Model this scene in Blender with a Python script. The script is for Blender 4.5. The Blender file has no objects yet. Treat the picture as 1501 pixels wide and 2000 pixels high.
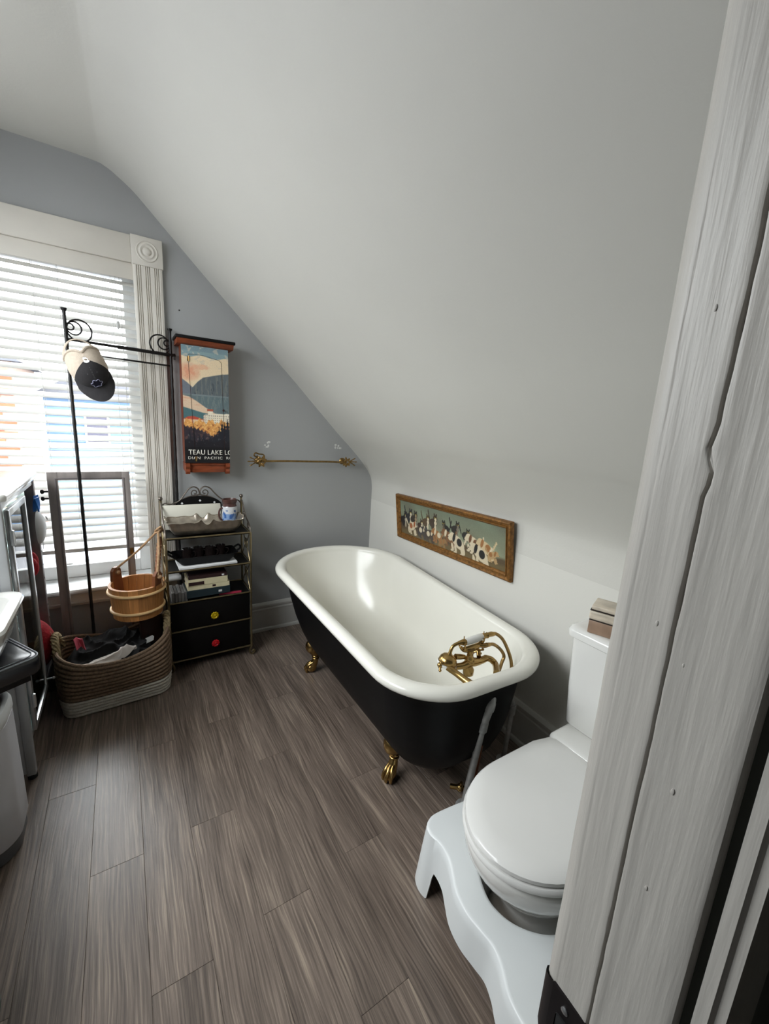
import bpy, bmesh, math, random
import numpy as np
from mathutils import Vector, Matrix, noise
random.seed(7)
scene = bpy.context.scene
COL = scene.collection
PI = math.pi

# ------------------------------------------------------------------ camera, sky, lights, exposure
cam = bpy.data.cameras.new('camera')
cam.sensor_fit = 'HORIZONTAL'; cam.sensor_width = 36.0; cam.lens = 800 / 1501 * 36
cam.clip_start = 0.01; cam.clip_end = 200
camo = bpy.data.objects.new('camera', cam); COL.objects.link(camo)
YAW, PITCH, ROLL = math.radians(32.868), math.radians(11.739), math.radians(3.387)
_f = Vector((math.sin(YAW) * math.cos(PITCH), math.cos(YAW) * math.cos(PITCH), -math.sin(PITCH)))
_r = Vector((math.cos(YAW), -math.sin(YAW), 0)); _u = _r.cross(_f)
_r2 = _r * math.cos(ROLL) + _u * math.sin(ROLL); _u2 = _u * math.cos(ROLL) - _r * math.sin(ROLL)
camo.matrix_world = Matrix(((_r2.x, _u2.x, -_f.x, 0), (_r2.y, _u2.y, -_f.y, 0), (_r2.z, _u2.z, -_f.z, 1.45), (0, 0, 0, 1)))
scene.camera = camo

world = bpy.data.worlds.new('sky'); scene.world = world; world.use_nodes = True
bg = world.node_tree.nodes['Background']
WN, WLK = world.node_tree.nodes, world.node_tree.links
_tc = WN.new('ShaderNodeTexCoord'); _sx = WN.new('ShaderNodeSeparateXYZ'); _mr = WN.new('ShaderNodeMapRange')
WLK.new(_tc.outputs['Generated'], _sx.inputs[0]); WLK.new(_sx.outputs['Z'], _mr.inputs['Value'])
_mr.inputs['From Min'].default_value = 0.0; _mr.inputs['From Max'].default_value = 1.0
_mr.inputs['To Min'].default_value = 5.0; _mr.inputs['To Max'].default_value = 15.0      # overcast sky: brighter overhead
bg.inputs[0].default_value = (0.97, 0.98, 1.0, 1); WLK.new(_mr.outputs[0], bg.inputs[1])


def window_light(name, loc, rot, sx, sy, power=None, color=(0.93, 0.97, 1.0)):
    l = bpy.data.lights.new(name, 'AREA'); l.shape = 'RECTANGLE'; l.size = sx; l.size_y = sy; l.color = color
    if power is None:
        l.cycles.is_portal = True
    else:
        l.energy = power
    o = bpy.data.objects.new(name, l); COL.objects.link(o); o.location = loc; o.rotation_euler = rot
    return o


window_light('sky_portal_window', (-0.31, 2.84, 1.36), (-PI / 2, 0, 0), 0.86, 1.7)
window_light('sky_portal_side_window', (-1.0, 1.45, 1.92), (0, -PI / 2, 0), 1.06, 1.65)

vs = scene.view_settings
scene.display_settings.display_device = 'sRGB'
vs.view_transform = 'Standard'; vs.look = 'None'; vs.gamma = 1; vs.use_curve_mapping = False
vs.exposure = 0.56
cy = scene.cycles
cy.use_denoising = True; cy.max_bounces = 10; cy.diffuse_bounces = 6; cy.glossy_bounces = 4
cy.transmission_bounces = 6; cy.transparent_max_bounces = 10; cy.sample_clamp_indirect = 6.0
cy.caustics_reflective = False; cy.caustics_refractive = False


# ------------------------------------------------------------------ helpers
def S(r, g, b):
    def c(v):
        v /= 255.0
        return v / 12.92 if v <= 0.04045 else ((v + 0.055) / 1.055) ** 2.4
    return (c(r), c(g), c(b), 1.0)


def nodes_of(name):
    m = bpy.data.materials.new(name); m.use_nodes = True
    nt = m.node_tree
    return m, nt, nt.nodes['Principled BSDF'], nt.nodes, nt.links


def mat(name, col, rough=0.5, metal=0.0, var=0.10, vscale=8.0, bump=0.0, bscale=60.0, stretch=(1, 1, 1), spec=0.5,
        coat=0.0, rand=0.0, trans=0.0, alpha=1.0, sheen=0.0, ior=1.45):
    m, nt, b, N, L = nodes_of(name)
    c = S(*col)
    tc = N.new('ShaderNodeTexCoord'); mp = N.new('ShaderNodeMapping')
    mp.inputs['Scale'].default_value = stretch
    L.new(tc.outputs['Object'], mp.inputs['Vector'])
    nz = N.new('ShaderNodeTexNoise'); nz.inputs['Scale'].default_value = vscale; nz.inputs['Detail'].default_value = 6
    L.new(mp.outputs[0], nz.inputs['Vector'])
    rp = N.new('ShaderNodeValToRGB')
    rp.color_ramp.elements[0].position = 0.3; rp.color_ramp.elements[1].position = 0.7
    rp.color_ramp.elements[0].color = tuple(min(1, v * (1 - var)) for v in c[:3]) + (1,)
    rp.color_ramp.elements[1].color = tuple(min(1, v * (1 + var)) for v in c[:3]) + (1,)
    L.new(nz.outputs['Fac'], rp.inputs['Fac'])
    out = rp.outputs[0]
    if rand > 0:
        oi = N.new('ShaderNodeObjectInfo'); mr = N.new('ShaderNodeMapRange')
        mr.inputs['To Min'].default_value = 1 - rand; mr.inputs['To Max'].default_value = 1 + rand
        L.new(oi.outputs['Random'], mr.inputs['Value'])
        vm = N.new('ShaderNodeVectorMath'); vm.operation = 'SCALE'
        L.new(out, vm.inputs[0]); L.new(mr.outputs[0], vm.inputs['Scale'])
        out = vm.outputs[0]
        ad = N.new('ShaderNodeVectorMath'); ad.operation = 'MULTIPLY_ADD'
        ad.inputs[1].default_value = (17, 31, 11); L.new(oi.outputs['Random'], ad.inputs[0]); L.new(mp.outputs[0], ad.inputs[2])
        L.new(ad.outputs[0], nz.inputs['Vector'])
    L.new(out, b.inputs['Base Color'])
    b.inputs['Roughness'].default_value = rough; b.inputs['Metallic'].default_value = metal
    b.inputs['Specular IOR Level'].default_value = spec; b.inputs['Coat Weight'].default_value = coat
    b.inputs['Transmission Weight'].default_value = trans; b.inputs['Alpha'].default_value = alpha
    b.inputs['IOR'].default_value = ior
    if sheen: b.inputs['Sheen Weight'].default_value = sheen
    if bump > 0:
        n2 = N.new('ShaderNodeTexNoise'); n2.inputs['Scale'].default_value = bscale; n2.inputs['Detail'].default_value = 4
        L.new(mp.outputs[0], n2.inputs['Vector'])
        bp = N.new('ShaderNodeBump'); bp.inputs['Strength'].default_value = bump; bp.inputs['Distance'].default_value = 0.004
        L.new(n2.outputs['Fac'], bp.inputs['Height']); L.new(bp.outputs[0], b.inputs['Normal'])
    return m


def mat_glass(name, tint=(235, 243, 243), fac=0.12, rough=0.02):
    """clear window / cabinet glass: mostly see-through with a fresnel gloss"""
    m, nt, b, N, L = nodes_of(name)
    N.remove(b)
    o = [n for n in N if n.type == 'OUTPUT_MATERIAL'][0]
    t = N.new('ShaderNodeBsdfTransparent'); t.inputs[0].default_value = S(*tint)
    g = N.new('ShaderNodeBsdfGlossy'); g.inputs['Roughness'].default_value = rough
    fr = N.new('ShaderNodeLayerWeight'); fr.inputs['Blend'].default_value = fac
    mx = N.new('ShaderNodeMixShader')
    L.new(fr.outputs['Fresnel'], mx.inputs[0]); L.new(t.outputs[0], mx.inputs[1]); L.new(g.outputs[0], mx.inputs[2])
    L.new(mx.outputs[0], o.inputs[0])
    return m


def mat_print(name, rough=0.45):
    m, nt, b, N, L = nodes_of(name)
    a = N.new('ShaderNodeVertexColor'); a.layer_name = 'print'
    nz = N.new('ShaderNodeTexNoise'); nz.inputs['Scale'].default_value = 220
    tc = N.new('ShaderNodeTexCoord'); L.new(tc.outputs['Object'], nz.inputs['Vector'])
    mr = N.new('ShaderNodeMapRange'); mr.inputs['To Min'].default_value = 0.82; mr.inputs['To Max'].default_value = 1.18
    L.new(nz.outputs['Fac'], mr.inputs['Value'])
    vm = N.new('ShaderNodeVectorMath'); vm.operation = 'SCALE'
    L.new(a.outputs['Color'], vm.inputs[0]); L.new(mr.outputs[0], vm.inputs['Scale'])
    L.new(vm.outputs[0], b.inputs['Base Color']); b.inputs['Roughness'].default_value = rough
    return m


WL = {}


def obj(name, bm, m=None, parent=None, loc=None, smooth=35, recalc=True):
    """link a bmesh (world coordinates) as one object; children are stored relative to their parent"""
    if recalc: bmesh.ops.recalc_face_normals(bm, faces=bm.faces)
    base = Vector(loc) if loc is not None else (WL[parent] if parent is not None else Vector((0, 0, 0)))
    bmesh.ops.translate(bm, verts=bm.verts, vec=-base)
    me = bpy.data.meshes.new(name); bm.to_mesh(me); bm.free()
    if smooth:
        me.polygons.foreach_set('use_smooth', [True] * len(me.polygons))
        me.set_sharp_from_angle(angle=math.radians(smooth))
    if m is not None: me.materials.append(m)
    o = bpy.data.objects.new(name, me); COL.objects.link(o)
    WL[o] = base.copy()
    if parent is not None:
        o.parent = parent; o.location = base - WL[parent]
    else:
        o.location = base
    return o


def inst(name, me, parent, wloc, rotz=0.0):
    o = bpy.data.objects.new(name, me); COL.objects.link(o); o.parent = parent
    o.location = Vector(wloc) - WL[parent]; o.rotation_euler = (0, 0, rotz); WL[o] = Vector(wloc)
    return o


def thing(name, label, cat, loc, group=None):
    o = bpy.data.objects.new(name, None); COL.objects.link(o); o.location = loc; o.empty_display_size = 0.05
    o['label'] = label; o['category'] = cat; o['kind'] = 'thing'
    if group: o['group'] = group
    WL[o] = Vector(loc)
    return o


def tag(o, label, cat, group=None, kind='thing'):
    o['label'] = label; o['category'] = cat; o['kind'] = kind
    if group: o['group'] = group
    return o


def struct(name, bm, m, parent=None, loc=None, smooth=35, label=None):
    o = obj(name, bm, m, parent, loc, smooth)
    if parent is None: o['kind'] = 'structure'
    if label: o['label'] = label
    return o


def NB(): return bmesh.new()


def solid(bm, t):
    bm.normal_update(); bmesh.ops.recalc_face_normals(bm, faces=bm.faces); bm.normal_update()
    bmesh.ops.solidify(bm, geom=bm.faces[:], thickness=t)



def box(bm, x0, x1, y0, y1, z0, z1, bev=0.0, seg=2, M=None):
    vs = [bm.verts.new(v) for v in ((x0, y0, z0), (x1, y0, z0), (x1, y1, z0), (x0, y1, z0), (x0, y0, z1), (x1, y0, z1), (x1, y1, z1), (x0, y1, z1))]
    fs = [bm.faces.new([vs[i] for i in q]) for q in ((3, 2, 1, 0), (4, 5, 6, 7), (0, 1, 5, 4), (1, 2, 6, 5), (2, 3, 7, 6), (3, 0, 4, 7))]
    if bev > 0:
        es = list({e for f in fs for e in f.edges})
        r = bmesh.ops.bevel(bm, geom=es, offset=bev, segments=seg, affect='EDGES', profile=0.5)
        vs = list({v for f in r['faces'] for v in f.verts} | {v for v in vs if v.is_valid})
    if M is not None: bmesh.ops.transform(bm, matrix=M, verts=vs)
    return vs


def rotbox(bm, c, sx, sy, sz, rot=(0, 0, 0), bev=0.0, seg=2):
    from mathutils import Euler
    M = Matrix.Translation(c) @ Euler(rot).to_matrix().to_4x4()
    return box(bm, -sx / 2, sx / 2, -sy / 2, sy / 2, -sz / 2, sz / 2, bev, seg, M)


def loft(bm, rings, closed=True, cap0=False, cap1=False, loop=False):
    R = [[bm.verts.new(p) for p in r] for r in rings]
    n = len(R[0]); m = len(R)
    for i in range(m if loop else m - 1):
        a, b = R[i], R[(i + 1) % m]
        for j in range(n if closed else n - 1):
            k = (j + 1) % n
            bm.faces.new((a[j], a[k], b[k], b[j]))
    if cap0: bm.faces.new(R[0][::-1])
    if cap1: bm.faces.new(R[-1])
    return R


def spline(pts, n=8, closed=False):
    P = [Vector(p) for p in pts]; out = []
    m = len(P)
    for i in range(m if closed else m - 1):
        if closed: p0, p1, p2, p3 = P[i - 1], P[i], P[(i + 1) % m], P[(i + 2) % m]
        else: p0, p1, p2, p3 = P[max(i - 1, 0)], P[i], P[i + 1], P[min(i + 2, m - 1)]
        for k in range(n):
            t = k / n
            out.append(0.5 * ((2 * p1) + (p2 - p0) * t + (2 * p0 - 5 * p1 + 4 * p2 - p3) * t * t + (3 * p1 - p0 - 3 * p2 + p3) * t ** 3))
    if not closed: out.append(P[-1])
    return out


def tube(bm, pts, r, n=8, closed=False, caps=True, sy=1.0):
    P = [Vector(p) for p in pts]; m = len(P)
    rad = r if isinstance(r, (list, tuple)) else [r] * m
    if len(rad) != m:
        q = [rad[min(len(rad) - 1, int(i / (m - 1) * (len(rad) - 1)))] + (rad[min(len(rad) - 1, int(i / (m - 1) * (len(rad) - 1)) + 1)] - rad[min(len(rad) - 1, int(i / (m - 1) * (len(rad) - 1)))]) * ((i / (m - 1) * (len(rad) - 1)) % 1) for i in range(m)]
        rad = q
    T = []
    for i in range(m):
        a = P[i - 1] if (i > 0 or closed) else P[i]; b = P[(i + 1) % m] if (i < m - 1 or closed) else P[i]
        t = (b - a); T.append(t.normalized() if t.length > 1e-9 else Vector((0, 0, 1)))
    ref = Vector((0, 0, 1)) if abs(T[0].z) < 0.9 else Vector((0, 1, 0))
    nrm = (ref - T[0] * ref.dot(T[0])).normalized()
    rings = []
    for i in range(m):
        nrm = nrm - T[i] * nrm.dot(T[i])
        nrm = nrm.normalized() if nrm.length > 1e-6 else T[i].orthogonal().normalized()
        bn = T[i].cross(nrm)
        rings.append([P[i] + (nrm * math.cos(2 * PI * k / n) * sy + bn * math.sin(2 * PI * k / n)) * rad[i] for k in range(n)])
    loft(bm, rings, True, caps and not closed, caps and not closed, loop=closed)


def lathe(bm, prof, n=20, M=None, cap0=True, cap1=True):
    rings = []
    for r, z in prof:
        ring = [Vector((r * math.cos(2 * PI * k / n), r * math.sin(2 * PI * k / n), z)) for k in range(n)]
        rings.append([M @ v for v in ring] if M is not None else ring)
    loft(bm, rings, True, cap0, cap1)


def axisM(p, d):
    """matrix placing local +z along d at p"""
    return Matrix.Translation(p) @ Vector(d).to_track_quat('Z', 'Y').to_matrix().to_4x4()


def ell(bm, c, rx, ry, rz, nu=14, nv=8, M=None):
    rings = []
    for j in range(1, nv):
        t = PI * j / nv
        rings.append([Vector((rx * math.sin(t) * math.cos(2 * PI * k / nu), ry * math.sin(t) * math.sin(2 * PI * k / nu), -rz * math.cos(t))) for k in range(nu)])
    T = Matrix.Translation(c) @ (M if M is not None else Matrix.Identity(4))
    rings = [[T @ v for v in r] for r in rings]
    loft(bm, rings, True, True, True)


def prism(bm, poly, axis, a0, a1):
    def P(u, v, a):
        return {'x': (a, u, v), 'y': (u, a, v), 'z': (u, v, a)}[axis]
    A = [bm.verts.new(P(u, v, a0)) for u, v in poly]; B = [bm.verts.new(P(u, v, a1)) for u, v in poly]
    n = len(poly)
    bm.faces.new(A); bm.faces.new(B[::-1])
    for i in range(n): bm.faces.new((A[i], B[i], B[(i + 1) % n], A[(i + 1) % n]))


def rrect(hx, hy, r, n=6):
    out = []
    for cx, cy, a in ((hx - r, hy - r, 0), (-hx + r, hy - r, PI / 2), (-hx + r, -hy + r, PI), (hx - r, -hy + r, 1.5 * PI)):
        for k in range(n + 1):
            t = a + PI / 2 * k / n
            out.append((cx + r * math.cos(t), cy + r * math.sin(t)))
    return out


def grid_obj(name, nu, nv, fpos, fcol, m, parent):
    """dense flat sheet with printed colours; fpos(u,v)->xyz arrays, fcol(u,v)->rgb 0..255"""
    u = np.linspace(0, 1, nu + 1); v = np.linspace(0, 1, nv + 1)
    UU, VV = np.meshgrid(u, v); x, y, z = fpos(UU.ravel(), VV.ravel())
    base = WL[parent]
    co = np.stack([x - base.x, y - base.y, z - base.z], 1)
    i = np.arange(nu * nv); r = i // nu; c = i % nu; a = r * (nu + 1) + c
    F = np.stack([a, a + 1, a + nu + 2, a + nu + 1], 1)
    me = bpy.data.meshes.new(name); me.from_pydata(co.tolist(), [], F.tolist())
    at = me.color_attributes.new('print', 'FLOAT_COLOR', 'POINT')
    rgb = np.clip(fcol(UU.ravel(), VV.ravel()), 0, 255) / 255.0
    lin = np.where(rgb <= 0.04045, rgb / 12.92, ((rgb + 0.055) / 1.055) ** 2.4)
    at.data.foreach_set('color', np.concatenate([lin, np.ones((len(lin), 1))], 1).astype(np.float32).ravel())
    me.polygons.foreach_set('use_smooth', [True] * len(me.polygons))
    me.materials.append(m)
    o = bpy.data.objects.new(name, me); COL.objects.link(o); o.parent = parent; WL[o] = base.copy()
    return o


# ------------------------------------------------------------------ materials
M = {}
M['white_wall'] = mat('white_wall', (214, 212, 205), 0.5, var=0.015, vscale=3, bump=0.06, bscale=160)
M['grey_wall'] = mat('grey_wall', (164, 165, 165), 0.6, var=0.02, vscale=3, bump=0.06, bscale=160)
M['ceil'] = mat('ceiling_paint', (206, 204, 197), 0.5, var=0.02, vscale=2, bump=0.10, bscale=120)
M['trim'] = mat('white_trim', (214, 209, 200), 0.4, var=0.02, vscale=9, bump=0.05, bscale=90)
M['base'] = mat('white_baseboard', (196, 195, 190), 0.4, var=0.03, vscale=9)
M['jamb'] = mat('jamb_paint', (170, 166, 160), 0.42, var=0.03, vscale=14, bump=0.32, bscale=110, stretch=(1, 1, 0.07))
M['sash'] = mat('white_sash', (228, 230, 230), 0.35, var=0.02)
M['slat'] = mat('blind_slat', (204, 203, 199), 0.4, var=0.02)
M['cord'] = mat('blind_cord', (190, 190, 188), 0.8)
M['enamel'] = mat('white_enamel', (225, 223, 214), 0.2, var=0.015, vscale=4, coat=0.1)
M['porcelain'] = mat('porcelain', (222, 221, 217), 0.12, var=0.01, coat=0.4)
M['seatplastic'] = mat('toilet_seat', (224, 223, 220), 0.25, var=0.01)
M['stoolplastic'] = mat('stool_plastic', (220, 223, 223), 0.32, var=0.01, bump=0.03, bscale=300)
M['blackpaint'] = mat('black_paint', (10, 10, 11), 0.5, var=0.15, vscale=6, spec=0.18)
M['blackboard'] = mat('black_board', (12, 11, 11), 0.5, var=0.2, vscale=12, spec=0.25)
M['iron'] = mat('black_iron', (22, 20, 20), 0.5, metal=0.3, var=0.2, bump=0.2, bscale=120)
M['brass'] = mat('brass', (172, 142, 90), 0.26, metal=1.0, var=0.12, vscale=20)
M['oldbrass'] = mat('old_brass', (150, 122, 78), 0.34, metal=1.0, var=0.3, vscale=40)
M['rackmetal'] = mat('rack_metal', (136, 122, 92), 0.4, metal=0.9, var=0.25, vscale=30)
M['rackgrey'] = mat('rack_scroll_metal', (112, 104, 96), 0.4, metal=0.8, var=0.25, vscale=30)
M['galv'] = mat('galvanized_pipe', (168, 168, 166), 0.42, metal=0.4, var=0.25, vscale=30)
M['copper'] = mat('copper_pipe', (120, 78, 56), 0.4, metal=0.9, var=0.2, vscale=30)
M['steel'] = mat('steel', (206, 208, 210), 0.3, metal=0.9, var=0.06)
M['greymetal'] = mat('grey_painted_metal', (190, 192, 194), 0.38, metal=0.25, var=0.05)
M['darkpost'] = mat('dark_post', (112, 105, 105), 0.5, var=0.2, vscale=20)
M['silver'] = mat('pewter', (176, 166, 152), 0.30, metal=0.85, var=0.25, vscale=25, bump=0.15, bscale=70)
M['gilt'] = mat('gilt_frame', (128, 88, 42), 0.42, metal=0.45, var=0.45, vscale=60, bump=0.9, bscale=110)
M['giltplain'] = mat('gilt_plain', (134, 94, 48), 0.35, metal=0.5, var=0.2, vscale=30)
M['wood_red'] = mat('red_brown_wood', (126, 62, 36), 0.35, var=0.3, vscale=14, stretch=(1, 6, 6), bump=0.1)
M['wood_dark'] = mat('dark_brown_wood', (52, 30, 26), 0.4, var=0.3, vscale=10, stretch=(1, 1, 0.2))
M['pine'] = mat('pine_stave', (186, 128, 74), 0.5, var=0.22, vscale=40, stretch=(2, 2, 0.12), rand=0.22, bump=0.1)
M['pinelight'] = mat('light_hoop', (222, 184, 132), 0.5, var=0.1, vscale=20)
M['ladlewood'] = mat('ladle_wood', (128, 78, 48), 0.5, var=0.2, vscale=30, stretch=(1, 1, 0.2))
M['screenwood'] = mat('weathered_frame', (134, 126, 122), 0.65, var=0.2, vscale=30, stretch=(1, 1, 0.2), bump=0.3)
M['rope'] = mat('rope', (172, 138, 104), 0.9, var=0.25, vscale=90, bump=0.6, bscale=200)
M['seagrass'] = mat('seagrass', (128, 106, 86), 0.85, var=0.35, vscale=120, bump=0.6, bscale=220)
M['seagrasslight'] = mat('straw_handle', (156, 138, 104), 0.85, var=0.4, vscale=80, bump=0.8, bscale=200)
M['whiteweave'] = mat('white_weave', (226, 220, 208), 0.85, var=0.12, vscale=70, bump=0.8, bscale=170)
M['blackcloth'] = mat('black_cloth', (13, 13, 15), 0.8, var=0.25, vscale=20)
M['whitecloth'] = mat('white_cloth', (205, 196, 188), 0.9, var=0.12, vscale=9, sheen=0.2)
M['pink'] = mat('pink_cloth', (224, 110, 132), 0.8, var=0.1)
M['red'] = mat('red_fabric', (150, 16, 30), 0.85, var=0.25, vscale=50, bump=0.8, bscale=90)
M['maskwhite'] = mat('mask_white', (196, 198, 200), 0.8, var=0.05)
M['blue'] = mat('blue_plastic', (34, 110, 196), 0.45, var=0.1)
M['vinyl'] = mat('black_vinyl', (26, 28, 34), 0.26, var=0.15, vscale=30, bump=0.04, bscale=200, spec=0.8)
M['piping'] = mat('white_piping', (170, 178, 186), 0.4)
M['canbody'] = mat('bin_grey', (214, 214, 219), 0.42, var=0.04)
M['canbase'] = mat('bin_base', (96, 96, 98), 0.5, var=0.1)
M['canrim'] = mat('bin_rim', (236, 238, 239), 0.4, var=0.04)
M['cream'] = mat('cream_paper', (214, 204, 168), 0.7, var=0.08, vscale=30)
M['cream_board'] = mat('cream_board', (216, 212, 198), 0.5, var=0.03)
M['page'] = mat('page_edges', (205, 198, 180), 0.8, var=0.15, vscale=90, stretch=(1, 1, 12))
M['teal'] = mat('dark_teal_cover', (30, 44, 50), 0.5, var=0.2)
M['brownlabel'] = mat('brown_label', (46, 26, 26), 0.5, var=0.15)
M['magenta'] = mat('magenta_edge', (176, 48, 74), 0.6, var=0.1)
M['greycase'] = mat('grey_case', (112, 110, 108), 0.5, var=0.2, rand=0.2)
M['paper'] = mat('white_paper', (222, 222, 222), 0.7, var=0.03)
M['darkcup'] = mat('dark_brown_glaze', (34, 27, 26), 0.25, var=0.2)
M['steinbrown'] = mat('brown_glaze', (84, 56, 50), 0.3, var=0.2)
M['yellowknob'] = mat('yellow_knob', (206, 176, 20), 0.25, metal=0.3, var=0.15)
M['redknob'] = mat('red_knob', (196, 26, 34), 0.25, var=0.15)
M['stone'] = mat('veined_stone', (200, 188, 170), 0.35, var=0.25, vscale=18, stretch=(1, 1, 3))
M['stonebrown'] = mat('brown_stone', (150, 124, 104), 0.4, var=0.15, vscale=30)
M['darkline'] = mat('dark_vein', (44, 38, 34), 0.5)
M['glasspane'] = mat_glass('window_glass', (250, 252, 252), 0.06)
M['cabglass'] = mat_glass('cabinet_glass', (226, 236, 234), 0.16)
M['jarglass'] = mat('jar_glass', (235, 240, 240), 0.05, var=0.0, trans=0.9)
M['greenglass'] = mat('green_glass', (120, 190, 160), 0.05, var=0.1, trans=0.85)
M['capblack'] = mat('cap_black', (40, 38, 40), 0.85, var=0.15, vscale=60, bump=0.2, bscale=300)
M['capmesh'] = mat('cap_mesh', (192, 178, 162), 0.9, var=0.08, vscale=90, bump=0.4, bscale=350)
M['emblem'] = mat('emblem_outline', (150, 150, 176), 0.7)
M['stitch'] = mat('cap_stitching', (96, 94, 98), 0.8)
M['navy'] = mat('emblem_navy', (22, 22, 44), 0.8)
M['lettering'] = mat('white_lettering', (226, 222, 212), 0.5, var=0.03)
M['poster'] = mat_print('poster_print', 0.4)
M['painting'] = mat_print('painting_print', 0.35)
M['steinprint'] = mat_print('stein_print', 0.2)
M['plaster'] = mat('spackle', (214, 214, 210), 0.8)
M['darkmetal'] = mat('dark_metal', (46, 42, 44), 0.4, metal=0.7, var=0.2)
M['hall'] = mat('hall_wall', (84, 86, 82), 0.7, var=0.03)
M['brick'] = mat('brick', (158, 78, 56), 0.9, var=0.2, vscale=3, rand=0.12)
M['mortar'] = mat('mortar', (140, 120, 108), 0.9)
M['siding'] = mat('pale_blue_siding', (104, 132, 164), 0.7, var=0.05)
M['roofgrey'] = mat('grey_roof', (84, 86, 92), 0.8, var=0.1)
M['asphalt'] = mat('asphalt', (120, 120, 122), 0.9, var=0.1, vscale=1)
M['carwhite'] = mat('white_car_paint', (150, 154, 162), 0.25, var=0.02, coat=0.5)
M['carglass'] = mat('car_glass', (70, 70, 84), 0.1, var=0.1)
M['rubber'] = mat('rubber', (24, 24, 24), 0.8)


def mat_plank():
    m, nt, b, N, L = nodes_of('plank_wood')
    tc = N.new('ShaderNodeTexCoord'); oi = N.new('ShaderNodeObjectInfo')
    ad = N.new('ShaderNodeVectorMath'); ad.operation = 'MULTIPLY_ADD'; ad.inputs[1].default_value = (7.3, 3.1, 13.7)
    L.new(oi.outputs['Random'], ad.inputs[0]); L.new(tc.outputs['Object'], ad.inputs[2])
    # slow warp that bends the grain into cathedral loops
    wn = N.new('ShaderNodeTexNoise'); wn.inputs['Scale'].default_value = 2.4; wn.inputs['Detail'].default_value = 3
    mpw = N.new('ShaderNodeMapping'); mpw.inputs['Scale'].default_value = (2.2, 0.7, 1)
    L.new(ad.outputs[0], mpw.inputs[0]); L.new(mpw.outputs[0], wn.inputs['Vector'])
    ws = N.new('ShaderNodeVectorMath'); ws.operation = 'MULTIPLY_ADD'; ws.inputs[1].default_value = (0.055, 0.0, 0)
    L.new(wn.outputs['Color'], ws.inputs[0]); L.new(ad.outputs[0], ws.inputs[2])
    mp = N.new('ShaderNodeMapping'); mp.inputs['Scale'].default_value = (110, 2.4, 1)
    L.new(ws.outputs[0], mp.inputs[0])
    n1 = N.new('ShaderNodeTexNoise'); n1.inputs['Scale'].default_value = 1.6; n1.inputs['Detail'].default_value = 7; n1.inputs['Roughness'].default_value = 0.65
    L.new(mp.outputs[0], n1.inputs['Vector'])
    mp2 = N.new('ShaderNodeMapping'); mp2.inputs['Scale'].default_value = (12, 1.0, 1)
    L.new(ws.outputs[0], mp2.inputs[0])
    n2 = N.new('ShaderNodeTexNoise'); n2.inputs['Scale'].default_value = 1.0; n2.inputs['Detail'].default_value = 3
    L.new(mp2.outputs[0], n2.inputs['Vector'])
    mx = N.new('ShaderNodeMath'); mx.operation = 'MULTIPLY_ADD'; mx.inputs[1].default_value = 0.45
    L.new(n2.outputs['Fac'], mx.inputs[0]); L.new(n1.outputs['Fac'], mx.inputs[2])
    rp = N.new('ShaderNodeValToRGB'); e = rp.color_ramp.elements
    e[0].position = 0.55; e[0].color = S(76, 65, 58)
    e[1].position = 0.95; e[1].color = S(158, 143, 127)
    k = e.new(0.66); k.color = S(98, 86, 77)
    k = e.new(0.78); k.color = S(120, 106, 96)
    L.new(mx.outputs[0], rp.inputs['Fac'])
    mr = N.new('ShaderNodeMapRange'); mr.inputs['To Min'].default_value = 0.90; mr.inputs['To Max'].default_value = 1.08
    L.new(oi.outputs['Random'], mr.inputs['Value'])
    vm = N.new('ShaderNodeVectorMath'); vm.operation = 'SCALE'
    L.new(rp.outputs[0], vm.inputs[0]); L.new(mr.outputs[0], vm.inputs['Scale'])
    L.new(vm.outputs[0], b.inputs['Base Color'])
    b.inputs['Roughness'].default_value = 0.33; b.inputs['Specular IOR Level'].default_value = 0.6
    bp = N.new('ShaderNodeBump'); bp.inputs['Strength'].default_value = 0.22; bp.inputs['Distance'].default_value = 0.002
    L.new(n1.outputs['Fac'], bp.inputs['Height']); L.new(bp.outputs[0], b.inputs['Normal'])
    return m


M['plank'] = mat_plank()

# ------------------------------------------------------------------ the room shell
YB = 2.67                       # window wall


def xr(y): return 1.54 + (y - 1.1) * 0.036     # the knee wall runs very slightly off square


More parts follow.
